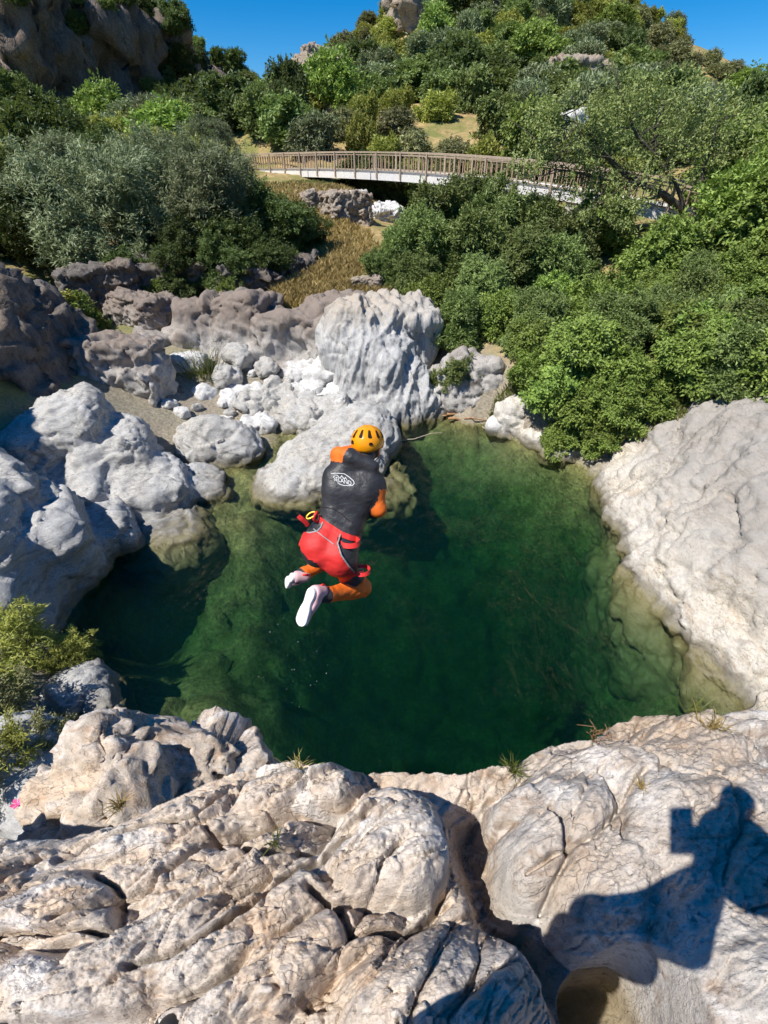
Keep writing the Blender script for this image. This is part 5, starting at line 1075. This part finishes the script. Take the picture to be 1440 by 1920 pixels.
V, F = loop(865,1350,3.22,.056,.05,.026,UP); pch('gear_loop', V, F, M['redstrap'], False)
pp = draped([(790,1385),(840,1375),(880,1365)], .012); V, F = ribbon(pp, .028, UP)if len(pp) > 2 else loop(830,1380,3.2,.04,.02,.02,UP); pch('leg_strap', V, F, M['redstrap'], False)
V, F = ribbon([J(345,905,3.08), J(375,930,3.09), J(405,955,3.11), J(425,985,3.13)], .030, RT * .5 + UP * .8); pch('strap_end', V, F, M['redstrap'], False)
a = np.linspace(0, 2 * math.pi, 18); c = J(450,900,3.12); V, F = tube(c + np.outer(np.cos(a), RT * .8 + UP * .5) * .036 + np.outer(np.sin(a), UP * .8 - RT * .4 + fwd * .3) * .018, .007, 6); pch('carabiner', V, F, M['carab'])
V, F = tube([J(500,870,3.12), J(480,900,3.11), J(470,930,3.12), J(500,960,3.14)], .010, 6); pch('sling', V, F, M['redstrap'])
# back seam and printed emblem
pp = draped([(530,832),(580,835),(640,850),(700,890),(750,935),(800,965)], .0015); V, F = tube(pp, .0022, 5); pch('seam', V, F, M['vent'])
for pts, r_ in [([(616,560),(650,556),(722,560),(760,585),(798,618),(805,640),(790,656),(765,658),(720,656),(690,648),(668,632)], .0030), ([(636,570),(665,572),(690,600),(700,574),(722,605),(732,590),(745,612)], .0028)]:
    pp = draped(pts, .002, 6); V, F = tube(pp, r_, 4); pch('emblem', V, F, M['logo'])
fc = bpy.data.curves.new('lettering', 'FONT'); fc.body = 'SELAND'; fc.size = 1.0; fo = bpy.data.objects.new('lettering_src', fc); C.objects.link(fo)
dg = bpy.context.evaluated_depsgraph_get(); tm = bpy.data.meshes.new_from_object(fo.evaluated_get(dg)); bpy.data.objects.remove(fo)
TV = np.array([v.co[:] for v in tm.vertices]); w_ = TV[:, 0].max(); u_ = TV[:, 0] / w_; h_ = TV[:, 1] / .72
x0, y0, x1, y1 = 634, 612, 782, 655; NV = []
for a_, b_ in zip(u_, h_):
    q = skin_pt(x0 + (x1 - x0) * a_ - 4 * b_, y0 + (y1 - y0) * a_ - 36 * b_, .003); NV.append(q if q is not None else J(700, 620, 3.1))
NV = np.array(NV); me = bpy.data.meshes.new('lettering'); me.from_pydata([tuple(v - jo) for v in NV], [], [list(p.vertices) for p in tm.polygons]); me.materials.append(M['logo']); link('lettering', me, per)
# helmet: ribbed shell with vents
def helmet(parent, c, up, front, r, org, mat):
    up = up / np.linalg.norm(up); front = front - up * (front @ up); front /= np.linalg.norm(front); sd = np.cross(front, up); nu, nv = 40, 16; V = []; F = []
    def pt(az, el, rr=1.0):
        rr *= r * (1 + .025 * math.sin(el * 1.6) * abs(math.cos(az * 3)) ** 6); return c + rr * (math.cos(el) * (math.cos(az) * front * 1.16 + math.sin(az) * sd * .98) + math.sin(el) * up * 1.0)
    for sh in (1.0, .93):
        for j in range(nv + 1):
            for i in range(nu):
                az = 2 * math.pi * i / nu; e0 = -.42 - .13 * math.cos(az * 2) - .05 * math.cos(az); V.append(pt(az, e0 + (math.pi / 2 - e0) * j / nv, sh))
    m = (nv + 1) * nu
    for j in range(nv):
        for i in range(nu):
            q = (i + 1) % nu; F.append([j*nu+i, j*nu+q, (j+1)*nu+q, (j+1)*nu+i]); F.append([m+(j+1)*nu+i, m+(j+1)*nu+q, m+j*nu+q, m+j*nu+i])
    for i in range(nu): q = (i + 1) % nu; F.append([m+i, m+q, q, i])
    h = link('helmet', clean_quads('helmet', np.array(V) - org, np.array(F), [mat]), parent)
    for az, el, w, hh in [(2.05,.60,.10,.15),(2.65,.66,.10,.16),(3.25,.66,.10,.16),(3.85,.60,.10,.16),(1.5,.5,.1,.13),(4.45,.5,.1,.15),(3.85,.10,.15,.07),(2.6,.08,.12,.05),(.6,.6,.12,.1),(5.6,.6,.12,.1)]:
        Vv = [pt(az + sx * w * (1 - .25 * (sy > 0)) / math.cos(el), el + sy * hh * 1.25, 1.03) for sx, sy in ((-1,-1),(-.5,-1.25),(.5,-1.25),(1,-1),(1,1),(.5,1.25),(-.5,1.25),(-1,1))]; Vi = [pt(az + sx * w * (1 - .25 * (sy > 0)) / math.cos(el) * .8, el + sy * hh * .8, .975) for sx, sy in ((-1,-1),(-.5,-1.25),(.5,-1.25),(1,-1),(1,1),(.5,1.25),(-.5,1.25),(-1,1))]
        Vv = np.array(Vv); me = bpy.data.meshes.new('vent'); me.from_pydata([tuple(v - org) for v in Vv], [], [list(range(8))]); me.materials.append(M['vent']); link('vent', me, h)
    return h
hc = J(912,300,3.30)
helmet(per, hc, UP * .90 - fwd * .30 + RT * .02, fwd * .85 + UP * .35 + RT * .25, .118, jo, M['helmet'])
pp = np.array([hc - fwd * .05 + RT * -.09 - UP * .03, hc + RT * -.085 - UP * .10 + fwd * .02, hc + RT * -.03 - UP * .15 + fwd * .06]); V, F = ribbon(pp, .016, fwd); pch('chin_strap', V, F, M['redstrap'])
pp = np.array([hc - fwd * .05 + RT * .08 - UP * .05, hc + RT * .075 - UP * .11 + fwd * .02, hc + RT * .03 - UP * .15 + fwd * .06]); V, F = ribbon(pp, .016, fwd); pch('chin_strap', V, F, M['redstrap'])
# shoes
def shoe(parent, heel, toe, up, org, upm, solem, Ls=.27):
    x = toe - heel; x /= np.linalg.norm(x); z = up - x * (up @ x); z /= np.linalg.norm(z); y = np.cross(z, x); A = np.stack([x, y, z], 1); s_ = Ls / .27
    def solef(P, D):
        h = np.clip((P[..., 0]) / .19, 0, 1); w = .034 + .012 * h ** .7 - .010 * np.exp(-((h - .38) / .2) ** 2); d2 = np.hypot(P[..., 0] - h * .19, P[..., 1] - .006 * h) - w; q = np.abs(P[..., 2] - .016 - .02 * np.maximum(h - .8, 0)) - .016
        return np.maximum(d2, q)
    V, F = sdf_mesh([('b', (.095,0,.016), (.16,.07,.03))], .01, .0055, fn=solef); so_ = link('sole' if parent.name.startswith('shoe') else 'shoe', mesh_from('shoe_sole', V * s_ @ A.T + heel - org, F, True, [solem]), parent)
    V, F = sdf_mesh([cap((.0,0,.05),(.06,0,.055),.040,.042), cap((.06,0,.055),(.19,.004,.038),.041,.034), cap((0,0,.05),(.0,0,.115),.040,.042), cap((.0,0,.10),(.10,0,.06),.034,.03)], .03, .007, fn=lambda P, D: np.maximum(D, .028 - P[..., 2]))
    link('upper', mesh_from('shoe_upper', V * s_ @ A.T + heel - org, F, True, [upm]), so_)
    V, F = ribbon((np.array([(-.042,0,.08),(-.052,0,.10),(-.048,0,.125),(-.040,0,.12)]) * s_) @ A.T + heel, .014, A[:, 1]); link('pull_tab', clean_quads('pull_tab', V - org, F, [M['redstrap']]), so_)
    return so_
hr, trr = J(442,1535,3.03), J(368,1760,3.06); shoe(per, hr, trr, fwd * .8 + RT * .55, jo, M['shoepink'], M['shoewhite'], .275)
hl = J(285,1405,3.37); shoe(per, hl, J(232,1470,3.55), fwd * .35 + RT * .8, jo, M['shoepink'], M['shoewhite'], .25)
# ------------------------------------------------------------------ the two people standing at the camera (shoes in frame, shadows on the ledge)
def stander(label, head, sh, hip, legs, arms, seed, look):
    org = np.array([hip[0], hip[1], 5.1]); pr = []
    n = np.array([1, 0, 0.]); hd, sc_, hp = [np.array(v, float) for v in (head, sh, hip)]
    pr += [(cap(sc_ - n * .12, sc_ + n * .12, .075), B), (cap(lerp(sc_, hp, .35) - n * .09, lerp(sc_, hp, .35) + n * .08, .095), B), (cap(lerp(sc_, hp, .7) - n * .07, lerp(sc_, hp, .7) + n * .06, .09), B), (cap(hp - n * .07, hp + n * .07, .105), B), (cap(sc_, lerp(sc_, hd, .6), .065, .055), S), (('e', hd, (.078, .098, .115)), S), (('e', hd + np.array([0, -.02, .03]), (.08, .097, .10)), H), (cap(hd + np.array([0, .095, -.02]), hd + np.array([0, .11, -.03]), .014, .016), S)]
    for sgn in (-1, 1): pr.append((('e', hd + n * sgn * .08, (.012, .025, .032)), S))
    for sgn, kn, an, toe in legs:
        h0 = hp + n * sgn * .09; kn, an = np.array(kn, float), np.array(an, float); pr += [(cap(h0, kn, .095, .062), B), (cap(kn, an, .058, .042), B)]
    for sgn, el, wr in arms:
        s0 = sc_ + n * sgn * .165; el, wr = np.array(el, float), np.array(wr, float); pr += [(cap(s0, el, .055, .046), O), (cap(el, wr, .044, .032), B)] + fingers(wr, (look * np.array([sgn, 1, 1]) - wr) if look is not None else np.array([0, .3, -1.]), np.array([0, -1., .3]), S)
    o, V, F = figure('person', pr, [M['neo'], M['orange'], M['skin'], M['hair']], .045, .02, org); tag(o, label, 'person')
    helmet(o, hd + np.array([0, 0, .045]), np.array([0, 0, 1.]), np.array([0, 1., 0]), .122, org, M['helmet'])
    for sgn, kn, an, toe in legs:
        an, toe = np.array(an, float), np.array(toe, float); d = toe - an; d[2] = 0; d /= np.linalg.norm(d); heel = toe - d * .235; heel[2] = toe[2]; shoe(o, heel, toe, np.array([0, 0, 1.]), org, M['shoeblack'], M['shoeblack'], .275)
    return o
def foot(ppx, ppy):
    q = ledge_at(ppx, ppy); return q
tl = at_z(332, 1894, 5.16); tl[2] = ledge_z(tl[0], tl[1] - .08) + .02; al = tl + np.array([.02, -.21, .10])
tr2 = np.array([.16, -.10, ledge_z(.16, -.2) + .02]); ar = tr2 + np.array([-.02, -.21, .10])
stander('person taking the picture, black shoe tip at the bottom edge left of centre', (.25,-.03,6.79), (.02,-.09,6.47), (-.12,-.13,5.93), [(-1, (-.34,-.08,5.58), al, tl), (1, (.12,-.14,5.56), ar, tr2)], [(1, (.32,.12,6.88), (.17,.0,6.96)), (-1, (-.22,-.20,6.24), (-.12,-.08,6.04))], 1, np.array([.05, -.06, 7.0]))
t2 = at_z(26, 1876, 5.16); t2[2] = ledge_z(t2[0], t2[1] - .08) + .02
ls = empty('shoe', t2); tag(ls, 'black shoe tip cut by the bottom left corner', 'shoe'); shoe(ls, t2 + np.array([0, -.235, 0]), t2, np.array([0, 0, 1.]), t2, M['shoeblack'], M['shoeblack'], .275)
fo_ = CAM - fwd * .022; ph_ = link('phone', box_mesh('phone', (-.038, -.079, -.005), (.038, .079, .005), [M['vent']]), None, fo_); ph_.rotation_euler = cam.rotation_euler; tag(ph_, 'phone held up by the person taking the picture', 'phone')
# drops of water trailing below the jumper (a fine spray)
rng = np.random.default_rng(3); dv_ = np.array([(1,0,0),(-1,0,0),(0,1,0),(0,-1,0),(0,0,1),(0,0,-1)], float); df_ = [(0,2,4),(2,1,4),(1,3,4),(3,0,4),(2,0,5),(1,2,5),(3,1,5),(0,3,5)]; parts = []
for i in range(26):
    c = at_c(rng.normal(560, 45), rng.uniform(1150, 1330), rng.uniform(3.1, 3.6)); parts.append((dv_ * rng.uniform(.0015, .0034) + c, np.array([(a, b, c_, c_) for a, b, c_ in df_])))
V, F = merge(parts); M['drop'] = plain('water_drop', (0.8, 0.82, 0.82), .1, .5); tag(link('water_drops', clean_quads('water_drops', V, F, [M['drop']])), 'fine drops of water falling below the jumper', 'spray', kind='stuff')
print('done', round(time.time() - T0, 1))
